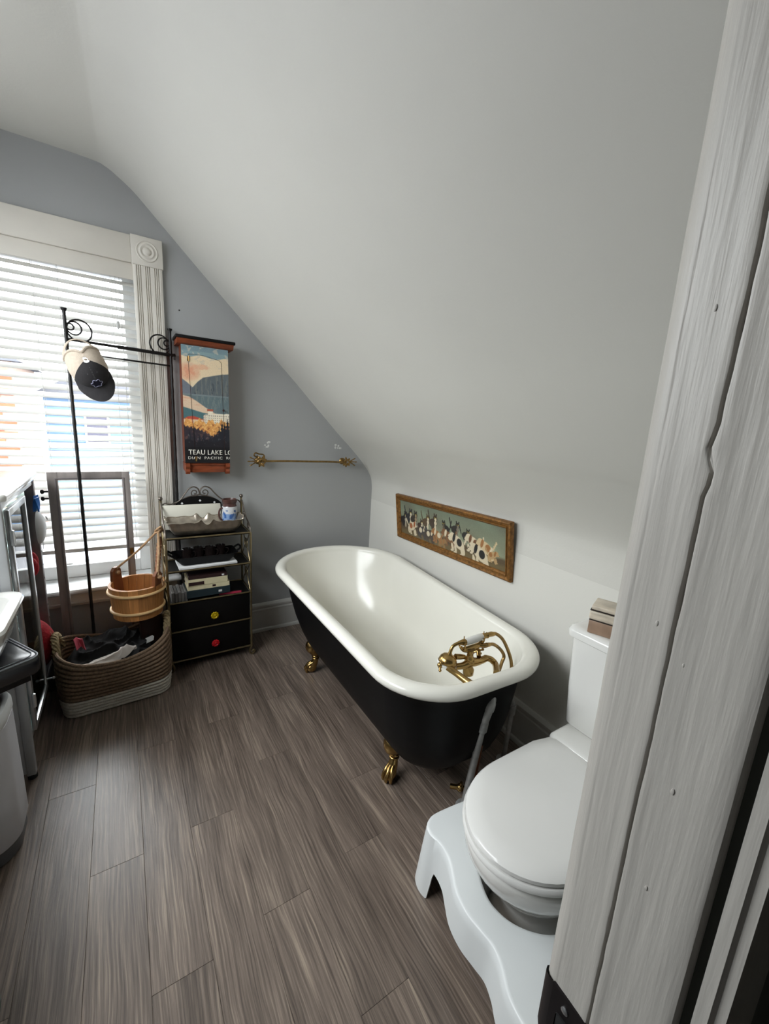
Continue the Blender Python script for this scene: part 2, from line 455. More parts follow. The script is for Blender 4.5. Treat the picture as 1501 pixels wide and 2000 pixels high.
bm = NB(); box(bm, -0.95, 1.75, -1.35, 2.72, -0.06, -0.009)
floor = struct('floor', bm, M['wood_dark'])
PW, PL = 0.147, 0.914
seam = {-3: 0.62, -2: 1.05, -1: 1.722, 0: 1.33, 1: 0.921, 2: 1.352, 3: 0.956, 4: 0.62, 5: 0.998, 6: 1.257, 7: 0.75, 8: 1.1, 9: 0.5, 10: 0.85}
plank_mesh = {}
for k in range(-5, 13):
    x0 = -0.168 + PW * k
    if x0 < -0.93 or x0 > 1.62: continue
    s = seam.get(k, 0.3 + (k * 0.37) % 0.9)
    ys = [s + PL * j for j in range(-3, 4)]
    for a in ys:
        y0, y1 = max(a, -1.3), min(a + PL, 2.66)
        if y1 - y0 < 0.05: continue
        key = round(y1 - y0, 3)
        if key not in plank_mesh:
            b = NB(); h = key / 2 - 0.0002; w = PW / 2 - 0.0002; c = 0.0007
            loft(b, [[(-w, -h, -0.009), (w, -h, -0.009), (w, h, -0.009), (-w, h, -0.009)],
                     [(-w, -h, -c), (w, -h, -c), (w, h, -c), (-w, h, -c)],
                     [(-w + c, -h + c, 0), (w - c, -h + c, 0), (w - c, h - c, 0), (-w + c, h - c, 0)]], True, False, True)
            bmesh.ops.recalc_face_normals(b, faces=b.faces)
            me = bpy.data.meshes.new('plank'); b.to_mesh(me); b.free(); me.materials.append(M['plank']); plank_mesh[key] = me
        inst('plank', plank_mesh[key], floor, (x0 + PW / 2, (y0 + y1) / 2, 0))

# ceiling: flat strip, soft cove, 45 degree slope, soft curve into the knee wall; extruded along the room
prof = [(-1.0, 2.61), (-0.6, 2.61), (-0.2, 2.61), (-0.035, 2.606), (0.01, 2.597), (0.055, 2.573), (0.125, 2.523), (0.197, 2.454), (0.299, 2.353), (0.45, 2.205), (0.631, 2.03),
        (0.80, 1.868), (0.989, 1.685), (1.15, 1.525), (1.313, 1.365), (1.381, 1.303), (1.479, 1.206), (1.547, 1.126), (1.583, 1.065), (1.5945, 1.01), (1.597, 0.975), (1.597, 0.94), (1.597, 0.90)]
pc = spline([(x, 0, z) for x, z in prof], 5)
bm = NB()
rows = []
for j in range(0, 21):
    y = -1.35 + (YB + 0.1 + 1.35) * j / 20
    rows.append([(p.x + (y - YB) * 0.036, y, p.z + 0.0015 * math.sin(p.x * 3.1 + y * 2.3) * math.sin(y * 1.7 + 1)) for p in pc])
back = [[(x + .07, y, z + .07) for x, y, z in r] for r in rows]
loft(bm, [r + b_[::-1] for r, b_ in zip(rows, back)], True, True, True)
ceiling = struct('ceiling', bm, M['ceil'], smooth=60)
bm = NB(); tube(bm, spline([(.575, 1.070, 2.041), (.582, 1.046, 2.0335), (.5884, 1.0235, 2.0263)], 4), 0.0011, 5)
obj('paint_scratch', bm, mat('scratch_grey', (120, 118, 114), 0.7), ceiling)
bm = NB()
rows = []
for j in range(0, 21):
    y = -1.35 + (YB + 0.1 + 1.35) * j / 20
    rows.append([(xr(y), y, z) for z in (0.902, 0.8, 0.7, 0.5, 0.3, 0.1, -0.05)])
loft(bm, [r + [(x + .08, y, z) for x, y, z in r[::-1]] for r in rows], True, True, True)
wall_right = struct('wall_right', bm, M['white_wall'], smooth=60)

# window wall with its opening
WX0, WX1, WZ0, WZ1 = -0.735, 0.115, 0.50, 2.20
top = [(x, z + 0.02) for x, z in prof]
bm = NB()
Y0, Y1 = YB, YB + 0.16
prism(bm, [(-1.0, -0.05), (WX0, -0.05), (WX0, 2.63), (-1.0, 2.63)], 'y', Y0, Y1)
prism(bm, [(WX0, -0.05), (WX1, -0.05), (WX1, WZ0), (WX0, WZ0)], 'y', Y0, Y1)
prism(bm, [(WX0, WZ1), (WX1, WZ1), (WX1, 2.545), (0.07, 2.58), (0.0, 2.615), (-0.035, 2.63), (WX0, 2.63)], 'y', Y0, Y1)
prism(bm, [(WX1, -0.05), (1.62, -0.05), (1.62, 1.04), (1.60, 1.09), (1.57, 1.14), (1.50, 1.22), (1.40, 1.31), (1.00, 1.70), (0.64, 2.05), (0.30, 2.375), (WX1, 2.545)], 'y', Y0, Y1)
wall_back = struct('wall_back', bm, M['grey_wall'], smooth=0)
bm = NB()
lathe(bm, [(0.0035, 0), (0.004, 0.003), (0.002, 0.0045)], 10, axisM((0.31, YB, 2.009), (0, -1, 0)))  # small dark stud standing in for the shade of a nail hole
obj('nail_hole', bm, M['darkmetal'], wall_back)['label'] = 'small dark nail hole in the wall'
for (cx, cz) in ((0.80, 1.292), (1.295, 1.30)):
    bm = NB()
    for k in range(5):
        ell(bm, (cx + random.uniform(-0.022, 0.022), YB, cz + random.uniform(-0.02, 0.02)), random.uniform(0.005, 0.013), 0.0016, random.uniform(0.005, 0.012), 10, 6)
    obj('spackle_patch', bm, M['plaster'], wall_back)['label'] = 'white spackle dabs above the towel bar'

# left wall with a second window beside the viewer, door wall, hallway behind the camera
bm = NB()
prism(bm, [(-1.4, -0.05), (0.6, -0.05), (0.6, 2.7), (-1.4, 2.7)], 'x', -0.99, -0.88)
prism(bm, [(0.6, -0.05), (2.3, -0.05), (2.3, 1.4), (0.6, 1.4)], 'x', -0.99, -0.88)
prism(bm, [(0.6, 2.45), (2.3, 2.45), (2.3, 2.7), (0.6, 2.7)], 'x', -0.99, -0.88)
prism(bm, [(2.3, -0.05), (2.8, -0.05), (2.8, 2.7), (2.3, 2.7)], 'x', -0.99, -0.88)
struct('wall_left', bm, M['grey_wall'], smooth=0)
bm = NB()
prism(bm, [(0.338, 0), (1.70, 0), (1.70, 2.70), (-0.99, 2.70), (-0.99, 0), (-0.60, 0), (-0.60, 2.08), (0.338, 2.08)], 'y', 0.052, 0.142)
struct('wall_front', bm, M['hall'], smooth=0)
bm = NB(); box(bm, -1.0, 1.75, -1.45, -1.35, -0.05, 2.7); struct('wall_rear', bm, M['hall'], smooth=0)


def baseboard(name, a, b, m):
    """a, b: (x, y) along the wall; the profile is swept with the room on the left of a->b"""
    d = (Vector((b[0], b[1], 0)) - Vector((a[0], a[1], 0))).normalized(); nrm = Vector((-d.y, d.x, 0))
    P = [(0, 0), (0.030, 0), (0.030, 0.008), (0.026, 0.018), (0.018, 0.023), (0.018, 0.150), (0.021, 0.153), (0.021, 0.160), (0.016, 0.166), (0.016, 0.172), (0.021, 0.178), (0.021, 0.190), (0.016, 0.198), (0.010, 0.204), (0, 0.205)]
    bm = NB(); rings = []
    for q in (a, b):
        rings.append([Vector((q[0], q[1], 0)) + nrm * o + Vector((0, 0, z)) for o, z in P])
    loft(bm, rings, True, True, True)
    return struct(name, bm, m, smooth=25)


baseboard('baseboard_back', (1.60, YB), (0.10, YB), M['base'])
baseboard('baseboard_right', (xr(0.15), 0.15), (xr(YB), YB), M['base'])

# ------------------------------------------------------------------ door jamb right beside the camera
bm = NB()
JP = [(0.345, 0.142), (0.342, 0.153), (0.337, 0.1565), (0.331, 0.157), (0.326, 0.1555), (0.322, 0.151), (0.3203, 0.1455), (0.3203, 0.1438), (0.32045, 0.1430), (0.3203, 0.1424), (0.3202, 0.1405),
      (0.320, 0.130), (0.3198, 0.118), (0.3192, 0.1145), (0.3197, 0.1134), (0.3228, 0.1129), (0.3240, 0.1119), (0.3228, 0.1109), (0.3192, 0.1104), (0.3188, 0.1092), (0.3195, 0.106),
      (0.320, 0.090), (0.320, 0.072), (0.3205, 0.0632), (0.322, 0.0605), (0.326, 0.0595), (0.345, 0.0595)]
rows = []
NZ = 260
for j in range(NZ + 1):
    z = 2.07 * j / NZ
    row = []
    for i, (x, y) in enumerate(JP):
        dy = dx = 0
        if 7 <= i <= 10: dy = 0.0006 * noise.noise(Vector((3, i * 0.2, z * 14))) + 0.0004 * noise.noise(Vector((9, i, z * 60)))
        if 13 <= i <= 20:
            dy = 0.0009 * noise.noise(Vector((0, 2 + (i > 16), z * 10))) + 0.0006 * noise.noise(Vector((7, (i > 16) * 3, z * 45)))
            g = math.exp(-((z - 1.440) / 0.006) ** 2)      # paint bridging the groove
            if 15 <= i <= 17: dx = -0.0045 * g
            if abs(z - 1.44) < 0.02: dy += 0.0022 * math.sin((z - 1.44) / 0.02 * PI)
        if i in (1, 2, 3, 4, 5, 6): dx = 0.0005 * noise.noise(Vector((1, i * 0.4, z * 9))); dy = 0.0005 * noise.noise(Vector((5, 1, z * 16)))
        if 20 < i < 24 or 10 < i < 13: dx = 0.0004 * noise.noise(Vector((y * 300, 4, z * 12)))
        row.append((x + dx, y + dy, z))
    rows.append(row)
loft(bm, rows, True, True, True)
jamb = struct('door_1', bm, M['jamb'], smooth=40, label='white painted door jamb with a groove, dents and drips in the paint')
# hallway casing seen edge-on beyond the jamb
bm = NB()
CP = [(0.338, 0.052), (0.327, 0.052), (0.327, 0.044), (0.331, 0.0415), (0.331, 0.036), (0.345, 0.033), (0.40, 0.031), (0.42, 0.036), (0.43, 0.052)]
prism(bm, CP, 'z', 0, 2.12)
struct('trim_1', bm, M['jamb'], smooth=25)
# dents in the jamb paint
bm = NB()
for (y, z, r) in ((0.127, 1.535, 0.0016), (0.123, 1.322, 0.0016), (0.0915, 1.205, 0.0018), (0.0935, 1.115, 0.0016), (0.102, 1.30, 0.0012)):
    ell(bm, (0.3198, y, z), 0.0007, r * 0.7, r * 1.5, 8, 6)
obj('paint_drip', bm, M['jamb'], jamb)
bm = NB()
poly = [(0.1455, 0.9395), (0.113, 0.9375), (0.113, 0.868), (0.1455, 0.866)]
prism(bm, [(y, z) for y, z in poly], 'x', 0.3178, 0.3203)
rows = []
for t, (x, y) in enumerate([(0.3178, 0.1455), (0.3182, 0.1490), (0.3200, 0.1532), (0.3235, 0.1568), (0.3290, 0.1590), (0.3350, 0.1592), (0.3400, 0.1575)]):
    w = 0.020 * (t / 6) ** 2.2
    rows.append([(x, y, 0.9395 - w), (x, y, 0.866 + w)])
loft(bm, rows, closed=False)
strike = obj('strike_plate', bm, M['darkmetal'], jamb, smooth=30); strike['label'] = 'dark metal strike plate with curved lip'
bm = NB(); box(bm, 0.3165, 0.3182, 0.124, 0.138, 0.882, 0.914, 0.002, 2); obj('latch_hole', bm, M['rubber'], strike)
bm = NB(); lathe(bm, [(0.0035, 0), (0.0035, 0.0008), (0.002, 0.0016)], 12, axisM((0.3178, 0.131, 0.925), (-1, 0, 0))); obj('screw', bm, M['steel'], strike)

# ------------------------------------------------------------------ window_1: casing, sill, sash, glass
win = bpy.data.objects.new('window_1', None); COL.objects.link(win); win['kind'] = 'structure'; win.location = (-0.31, YB, 0.5); WL[win] = Vector((-0.31, YB, 0.5))


def fluted(x0, x1):
    """cross-section of the reeded side casing, room side at smaller y"""
    w = x1 - x0; P = [(x0, YB), (x0, YB - 0.022), (x0 + 0.010, YB - 0.025)]
    for c0 in (0.026, 0.067, 0.108):
        c = x0 + w * c0 / 0.134
        for q in (c - 0.0085, c, c + 0.0085):
            P += [(q - 0.0024, YB - 0.025), (q - 0.0006, YB - 0.0185), (q + 0.0006, YB - 0.0185), (q + 0.0024, YB - 0.025)]
    P += [(x1 - 0.010, YB - 0.025), (x1, YB - 0.022), (x1, YB)]
    return P


for x0, x1 in ((0.101, 0.234), (-0.854, -0.721)):
    bm = NB(); prism(bm, fluted(x0, x1), 'z', 0.515, 2.19); obj('side_casing', bm, M['trim'], win, smooth=0)
bm = NB(); box(bm, -0.715, 0.097, YB - 0.024, YB, 2.19, 2.318, 0.004); obj('head_casing', bm, M['trim'], win)
for cx in (0.168, -0.788):
    bm = NB(); box(bm, cx - 0.071, cx + 0.071, YB - 0.031, YB, 2.186, 2.322, 0.003)
    blk = obj('corner_block', bm, M['trim'], win)
    bm = NB()
    lathe(bm, [(0.050, 0), (0.049, 0.003), (0.046, 0.004), (0.043, 0.001), (0.036, 0.001), (0.033, 0.005), (0.029, 0.006), (0.025, 0.002), (0.020, 0.001), (0.017, 0.006), (0.010, 0.009), (0.004, 0.010)], 40, axisM((cx, YB - 0.0305, 2.254), (0, -1, 0)))
    obj('rosette', bm, M['trim'], blk, smooth=60)
bm = NB()
prism(bm, [(YB + 0.12, 0.470), (YB - 0.055, 0.470), (YB - 0.064, 0.478), (YB - 0.066, 0.487), (YB - 0.062, 0.496), (YB - 0.054, 0.500), (YB + 0.02, 0.503), (YB + 0.12, 0.515)], 'x', -0.88, 0.255)
obj('sill', bm, M['sash'], win)
bm = NB()
prism(bm, [(YB, 0.47), (YB - 0.020, 0.47), (YB - 0.020, 0.412), (YB - 0.025, 0.409), (YB - 0.025, 0.402), (YB - 0.019, 0.398), (YB - 0.019, 0.391), (YB, 0.388)], 'x', -0.854, 0.234)
obj('apron', bm, M['trim'], win)
# jamb lining, sash frame, glass
for x0, x1 in ((0.115, 0.13), (-0.75, -0.735)):
    bm = NB(); box(bm, x0 - 0.001, x1, YB - 0.002, YB + 0.155, 0.50, 2.2); obj('jamb_lining', bm, M['sash'], win)
bm = NB(); box(bm, WX0, WX1, YB - 0.002, YB + 0.155, 2.19, 2.205); obj('head_lining', bm, M['sash'], win)
YS = YB + 0.095
bm = NB()
for a in ((-0.735, -0.675, 0.515, 2.19), (0.052, 0.115, 0.515, 2.19), (-0.675, 0.052, 0.515, 0.588), (-0.675, 0.052, 2.13, 2.19)):
    box(bm, a[0], a[1], YS, YS + 0.04, a[2], a[3], 0.004)
sash = obj('sash', bm, M['sash'], win)
bm = NB(); box(bm, -0.675, 0.052, YS + 0.018, YS + 0.022, 0.588, 2.13); obj('pane', bm, M['glasspane'], sash, smooth=0)
bm = NB(); rotbox(bm, (-0.30, YS - 0.006, 0.60), 0.06, 0.016, 0.012, bev=0.003); rotbox(bm, (0.0, YS - 0.006, 0.60), 0.012, 0.02, 0.03, bev=0.003); obj('sash_lift', bm, M['sash'], sash)
# window_2 in the left wall (daylight beside the viewer)
w2 = bpy.data.objects.new('window_2', None); COL.objects.link(w2); w2['kind'] = 'structure'; w2.location = (-0.93, 1.0, 1.0); WL[w2] = Vector((-0.93, 1.0, 1.0))
bm = NB()
for a in ((0.59, 0.64, 1.39, 2.46), (2.26, 2.31, 1.39, 2.46), (0.64, 2.26, 1.39, 1.44), (0.64, 2.26, 2.41, 2.46), (1.43, 1.47, 1.44, 2.41)):
    box(bm, -0.95, -0.90, a[0], a[1], a[2], a[3], 0.004)
obj('sash', bm, M['sash'], w2)
bm = NB(); box(bm, -0.928, -0.924, 0.64, 2.26, 1.44, 2.41); obj('pane', bm, M['glasspane'], w2, smooth=0)

# ------------------------------------------------------------------ venetian blind
bl = thing('venetian_blind', 'white slatted venetian blind half open in the window', 'blind', (-0.31, YB + 0.03, 2.19))
YV = YB + 0.026
bm = NB(); box(bm, -0.730, 0.110, YV - 0.030, YV + 0.025, 2.135, 2.188, 0.003); hr = obj('headrail', bm, M['trim'], bl)
bm = NB(); box(bm, -0.732, 0.112, YV - 0.036, YV - 0.031, 2.112, 2.190, 0.002); obj('valance', bm, M['trim'], bl)
th = math.radians(33)
b = NB(); cs = []
for k in range(7):
    t = -0.5 + k / 6
    crown = 0.0030 * (1 - (2 * t) ** 2)
    yy = t * 0.05; cs.append((yy * math.cos(th) - crown * math.sin(th), yy * math.sin(th) + crown * math.cos(th)))
cs2 = [(y + 0.0013 * math.sin(th), z - 0.0013 * math.cos(th)) for y, z in cs][::-1]
loft(b, [[(x, y, z) for y, z in cs + cs2] for x in (-0.42, 0.42)], True, True, True)
bmesh.ops.recalc_face_normals(b, faces=b.faces)
slm = bpy.data.meshes.new('slat'); b.to_mesh(slm); b.free(); slm.polygons.foreach_set('use_smooth', [True] * len(slm.polygons)); slm.set_sharp_from_angle(angle=0.7); slm.materials.append(M['slat'])
z = 2.095
while z > 0.735:
    o = inst('slat', slm, bl, (-0.31, YV, z)); o.rotation_euler = (random.uniform(-0.04, 0.04), random.uniform(-0.0022, 0.0022), 0)
    z -= 0.0418
bm = NB(); box(bm, -0.730, 0.110, YV - 0.026, YV + 0.026, 0.686, 0.708, 0.004); obj('bottom_rail', bm, M['slat'], bl)
for x in (-0.60, -0.31, -0.215, 0.0, 0.038):
    bm = NB()
    for dy in (-0.024, 0.024): tube(bm, [(x, YV + dy, 2.14), (x, YV + dy, 1.4), (x, YV + dy, 0.70)], 0.0009, 5)
    obj('ladder_cord', bm, M['cord'], bl)
bm = NB(); tube(bm, [(0.02, YV - 0.034, 2.13), (0.021, YV - 0.036, 1.90)], 0.0011, 5); lathe(bm, [(0.002, 0), (0.006, 0.008), (0.008, 0.035), (0.003, 0.04)], 10, Matrix.Translation((0.021, YV - 0.036, 1.862))); obj('pull_cord', bm, M['cord'], bl)

# unseen overhang added outside to keep overhead sky off the blind
bm = NB(); box(bm, -1.6, 1.6, YB + 0.16, YB + 0.75, 2.42, 2.50); struct('added_sky_block', bm, M['base'], smooth=0)

# ------------------------------------------------------------------ outside, seen in slivers through the blind
GZ = -3.9
bm = NB(); box(bm, -70, 70, -60, 70, GZ - 0.1, GZ); struct('road', bm, M['asphalt'])
car = thing('parked_car', 'white parked car seen under the raised end of the blind', 'car', (-1.0, 15.0, GZ))
bm = NB()
sec = [(-2.3, 0.35), (-2.3, 0.85), (-2.1, 1.0), (-1.5, 1.12), (-0.9, 1.62), (0.9, 1.66), (1.7, 1.15), (2.25, 1.0), (2.3, 0.4)]
rings = []
for y, s in ((14.1, 0.93), (14.2, 1.0), (15.8, 1.0), (15.9, 0.93)):
    rings.append([(-1.0 + x * (s if z > 0.5 else 1), y + (0.18 if (z > 1.2 and y < 15) else (-0.18 if z > 1.2 else 0)), GZ + z) for x, z in sec])
loft(bm, rings, True, True, True); obj('body', bm, M['carwhite'], car, smooth=30)
for x0, x1 in ((-0.85, -0.05), (0.05, 0.95)):
    bm = NB(); rotbox(bm, (-1.0 + (x0 + x1) / 2, 14.24, GZ + 1.38), x1 - x0, 0.03, 0.36, (-0.25, 0, 0), 0.01); obj('side_window', bm, M['carglass'], car)
for x in (-1.4, 1.45):
    for y in (14.15, 15.85):
        bm = NB(); lathe(bm, [(0.12, -0.1), (0.3, -0.1), (0.33, -0.06), (0.33, 0.06), (0.3, 0.1), (0.12, 0.1)], 20, axisM((-1.0 + x, y, GZ + 0.33), (0, 1, 0))); obj('wheel', bm, M['rubber'], car)
bb = thing('brick_building', 'orange brick house across the street seen through the blind at left', 'building', (-5.6, 17.5, GZ))
bm = NB(); box(bm, -9.0, -2.66, 17.03, 21, GZ, 2.72); obj('wall', bm, M['mortar'], bb)
b = NB(); box(b, -0.295, 0.295, -0.03, 0.03, -0.095, 0.095); bmesh.ops.recalc_face_normals(b, faces=b.faces)
brm = bpy.data.meshes.new('brick'); b.to_mesh(brm); b.free(); brm.materials.append(M['brick'])
for r in range(16):
    for c in range(5):
        inst('brick', brm, bb, (-3.0 - 0.62 * c - (0.31 if r % 2 else 0), 17.02, -0.75 + 0.215 * r))
bm = NB(); prism(bm, [(-9.3, 2.72), (-2.4, 2.72), (-3.4, 3.3), (-8.0, 3.3)], 'y', 16.8, 21.2); obj('roof', bm, M['roofgrey'], bb)
hs = thing('siding_house', 'pale blue clapboard house across the street seen through the blind', 'building', (0.6, 22.0, GZ))
bm = NB()
for k in range(16): prism(bm, [(22.0, GZ + k * 0.36), (21.96, GZ + k * 0.36), (22.0, GZ + k * 0.36 + 0.36)], 'x', -2.6, 4.2)
box(bm, -2.6, 4.2, 22.0, 26, GZ, 1.9); obj('wall', bm, M['siding'], hs, smooth=0)
bm = NB(); prism(bm, [(-3.0, 1.9), (4.6, 1.9), (3.6, 2.5), (-2.0, 2.5)], 'y', 21.7, 26.2); obj('roof', bm, M['roofgrey'], hs)
for x in (-1.3, 0.6, 2.5):
    bm = NB(); box(bm, x, x + 0.9, 21.9, 22.02, 0.0, 1.3, 0.02); wf = obj('window', bm, M['sash'], hs)
    bm = NB(); box(bm, x + 0.08, x + 0.82, 21.88, 21.91, 0.08, 1.22); obj('pane', bm, M['carglass'], wf)

# ------------------------------------------------------------------ bathtub
CX, YN, YF, HW, RN, RF, ROT, TAP = 1.085, 0.853, 2.489, 0.363, 0.231, 0.370, -0.048, 0.068


def tubring(z, ds, dn, df):
    """outline of the tub inset by ds at the sides, dn at the tap end, df at the head end"""
    yn, yf = YN + dn, YF - df; L = yf - yn; hw = HW - ds
    rn = max(0.05, RN - 0.55 * ds); rf = max(0.08, min(RF - 0.6 * ds, L * 0.5)); pts = []
    w = lambda v: hw + TAP * ((v + dn) / (YF - YN) - 0.5)
    for k in range(12):
        t = -PI / 2 + PI / 2 * k / 12; v = rn + rn * math.sin(t); pts.append((w(v) - rn + rn * math.cos(t), v))
    for k in range(14): v = rn + (L - rf - rn) * k / 14; pts.append((w(v), v))
    we = w(L - rf)
    for k in range(33): t = PI * k / 32; pts.append((we * math.cos(t), L - rf + rf * math.sin(t)))
    for k in range(1, 15): v = (L - rf) + (rn - L + rf) * k / 14; pts.append((-w(v), v))
    for k in range(1, 13):
        t = PI + PI / 2 * k / 12; v = rn + rn * math.sin(t); pts.append((-w(v) + rn + rn * math.cos(t), v))
    xa = -w(0) + rn; xb = w(0) - rn
    for k in range(1, 8): pts.append((xa + (xb - xa) * k / 8, 0))
    c, s = math.cos(ROT), math.sin(ROT); out = []; Lm = (YF - YN) / 2
    for x, v in pts:
        q = v + dn - Lm
        out.append(Vector((CX + c * x - s * q, YN + Lm + s * x + c * q, z)))
    return out


tubo = thing('bathtub', 'white enamel clawfoot bathtub with black outside standing along the knee wall', 'bathtub', (CX, 1.67, 0))
bm = NB(); rings = []
for a in range(-75, 181, 15):
    t = math.radians(a); d = -0.029 * math.cos(t) if a < 90 else -0.029 * math.cos(t)
    rings.append(tubring(0.600 + 0.023 * math.sin(t), d, d, d))
for z, ds, dn, df in ((0.585, .034, .034, .036), (0.55, .045, .042, .055), (0.48, .058, .052, .085), (0.40, .072, .064, .125), (0.32, .088, .078, .175), (0.26, .106, .094, .225), (0.215, .132, .12, .28), (0.19, .165, .155, .33), (0.178, .21, .21, .39), (0.172, .27, .28, .46), (0.170, .32, .36, .54)):
    rings.append(tubring(z, ds, dn, df))
loft(bm, rings, True, False, True); obj('basin', bm, M['enamel'], tubo, smooth=70, recalc=True)
bm = NB(); rings = []
for z, ds, dn, df in ((0.583, .008, .008, .008), (0.57, .022, .022, .024), (0.52, .030, .026, .05), (0.44, .042, .032, .085), (0.36, .056, .040, .13), (0.29, .074, .052, .185), (0.23, .098, .072, .235), (0.185, .13, .105, .29), (0.155, .17, .15, .345), (0.142, .22, .21, .41), (0.138, .28, .29, .48)):
    rings.append(tubring(z, ds, dn, df))
loft(bm, rings, True, False, True); obj('outer_shell', bm, M['blackpaint'], tubo, smooth=70)
bm = NB(); lathe(bm, [(0.028, 0), (0.028, 0.004), (0.02, 0.005), (0.004, 0.002)], 20, Matrix.Translation((1.065, 1.16, 0.1705))); obj('drain', bm, M['brass'], tubo)


def claw_foot(x, y, ang):
    """brass ball-and-claw foot; ang points away from the tub"""
    R = Matrix.Translation((x, y, 0)) @ Matrix.Rotation(ang, 4, 'Z')
    bm = NB()
    ell(bm, R @ Vector((0.006, 0, 0.026)), 0.033, 0.026, 0.026, 16, 10, Matrix.Rotation(ang, 4, 'Z'))
    leg = spline([(-0.002, 0, 0.030), (-0.012, 0, 0.060), (-0.021, 0, 0.088), (-0.018, 0, 0.112), (-0.004, 0, 0.140), (0.004, 0, 0.165), (-0.018, 0, 0.195)], 6)
    tube(bm, [R @ p for p in leg], [0.022, 0.022, 0.0175, 0.0165, 0.022, 0.033, 0.040, 0.030], 14)
    for a in (-0.75, 0.0, 0.75):
        c, s = math.cos(a), math.sin(a)
        toe = spline([(-0.010 + 0.008 * c, 0.014 * s, 0.064), (0.010 + 0.012 * c, 0.021 * s, 0.050), (0.012 + 0.026 * c, 0.027 * s, 0.030), (0.012 + 0.027 * c, 0.027 * s, 0.012), (0.010 + 0.022 * c, 0.024 * s, 0.002)], 5)
        tube(bm, [R @ p for p in toe], [0.008, 0.0085, 0.0085, 0.007, 0.004], 8)
    for zz, rr in ((0.092, 0.0185), (0.106, 0.0185)): tube(bm, [R @ Vector((-0.019 + rr * math.cos(t * PI / 8), rr * math.sin(t * PI / 8), zz)) for t in range(16)], 0.004, 6, closed=True)
    # acanthus flare clasping the tub
    for s in (-1, 1):
        fl = spline([(-0.010, 0.02 * s, 0.150), (-0.018, 0.045 * s, 0.182), (-0.036, 0.062 * s, 0.205)], 5)
        tube(bm, [R @ p for p in fl], [0.016, 0.012, 0.004], 8)
    obj('claw_foot', bm, M['brass'], tubo, smooth=60)


claw_foot(0.875, 1.185, PI + 0.45); claw_foot(0.875, 2.045, PI - 0.45); claw_foot(1.275, 1.215, -0.5); claw_foot(1.355, 2.06, 0.5)

# ------------------------------------------------------------------ telephone-style mixer tap on the tap-end wall of the tub
tap = thing('bath_mixer_tap', 'brass telephone-style bath mixer tap inside the tap end of the tub', 'tap', (1.06, 0.915, 0.55))
bm = NB()
tube(bm, spline([(1.000, 1.000, 0.590), (1.03, .99, .591), (1.060, .985, .598), (1.085, .985, .594), (1.115, .985, .590), (1.146, .985, .594)], 5), [0.012, 0.013, 0.017, 0.017, 0.013, 0.013], 14)
lathe(bm, [(0.012, -0.052), (0.020, -0.045), (0.021, -0.025), (0.014, -0.012), (0.015, 0.0), (0.019, 0.008), (0.017, 0.022), (0.012, 0.030), (0.0125, 0.052), (0.018, 0.058)], 18, Matrix.Translation((1.058, .987, .596)))
obj('mixer_body', bm, M['brass'], tap, smooth=50)
bm = NB(); tube(bm, spline([(0.952, .992, .607), (.963, .972, .600), (.975, .94, .590), (.985, .902, .582)], 4), [0.011, 0.0125, 0.0115, 0.0125, 0.015], 14); tube(bm, [(1.0, 1.0, .590), (0.972, .985, .600), (.962, .975, .602)], 0.0105, 12)
obj('supply_union', bm, M['brass'], tap, smooth=50)
bm = NB(); tube(bm, spline([(1.146, .985, .594), (1.163, .975, .588), (1.172, .962, .576), (1.150, .935, .580), (1.118, .902, .584)], 4), [0.0115, 0.012, 0.0125, 0.012, 0.014], 14)
obj('supply_union', bm, M['brass'], tap, smooth=50)
for p, d in (((0.945, 1.003, 0.609), (-0.75, 0.55, 0.05)), ((1.115, 0.998, 0.613), (0.5, 0.75, 0.45))):
    d = Vector(d).normalized(); p = Vector(p); bm = NB()
    lathe(bm, [(0.009, -0.012), (0.0075, 0.004), (0.010, 0.008), (0.010, 0.018), (0.006, 0.022), (0.002, 0.024)], 12, axisM(p, d))
    a = d.orthogonal().normalized(); b2 = d.cross(a)
    for q in (a, b2):
        tube(bm, [p + d * 0.013 - q * 0.019, p + d * 0.013, p + d * 0.013 + q * 0.019], 0.0042, 8)
        for s in (-1, 1): ell(bm, p + d * 0.013 + q * 0.020 * s, 0.0058, 0.0058, 0.0058, 8, 6)
    obj('cross_handle', bm, M['brass'], tap, smooth=50)
bm = NB(); tube(bm, [(1.045, 1.0, .618), (1.025, 1.004, .622), (1.004, 1.008, .626)], [0.008, 0.0105, 0.011], 12); obj('diverter_knob', bm, M['brass'], tap)
bm = NB()
tube(bm, spline([(1.016, 1.0, .667), (1.036, 1.0, .651), (1.060, .998, .648), (1.090, .998, .650), (1.113, .998, .652), (1.132, 1.0, .662)], 5), [0.005, 0.010, 0.013, 0.011, 0.010, 0.005], 12)
for x, zz in ((1.024, .660), (1.122, .664)):
    tube(bm, spline([(x, 0.984, zz + .020), (x, 0.986, zz + .004), (x, 1.0, zz - .006), (x, 1.014, zz + .004), (x, 1.016, zz + .020)], 4), 0.0032, 8)
tube(bm, [(1.110, .995, .652), (1.128, .988, .650), (1.140, .985, .650)], [0.008, 0.0095, 0.009], 10)
obj('cradle', bm, M['brass'], tap, smooth=50)
sh = thing('hand_shower', 'brass hand shower with white porcelain grip lying in the tap cradle', 'shower head', (1.03, 1.0, 0.66))
bm = NB(); lathe(bm, [(0.0105, 0), (0.0125, 0.006), (0.0140, 0.03), (0.0142, 0.06), (0.0125, 0.088), (0.0105, 0.093)], 18, axisM((1.037, 1.0, .680), (0.093, 0, 0.002))); obj('grip', bm, M['porcelain'], sh, smooth=50)
bm = NB()
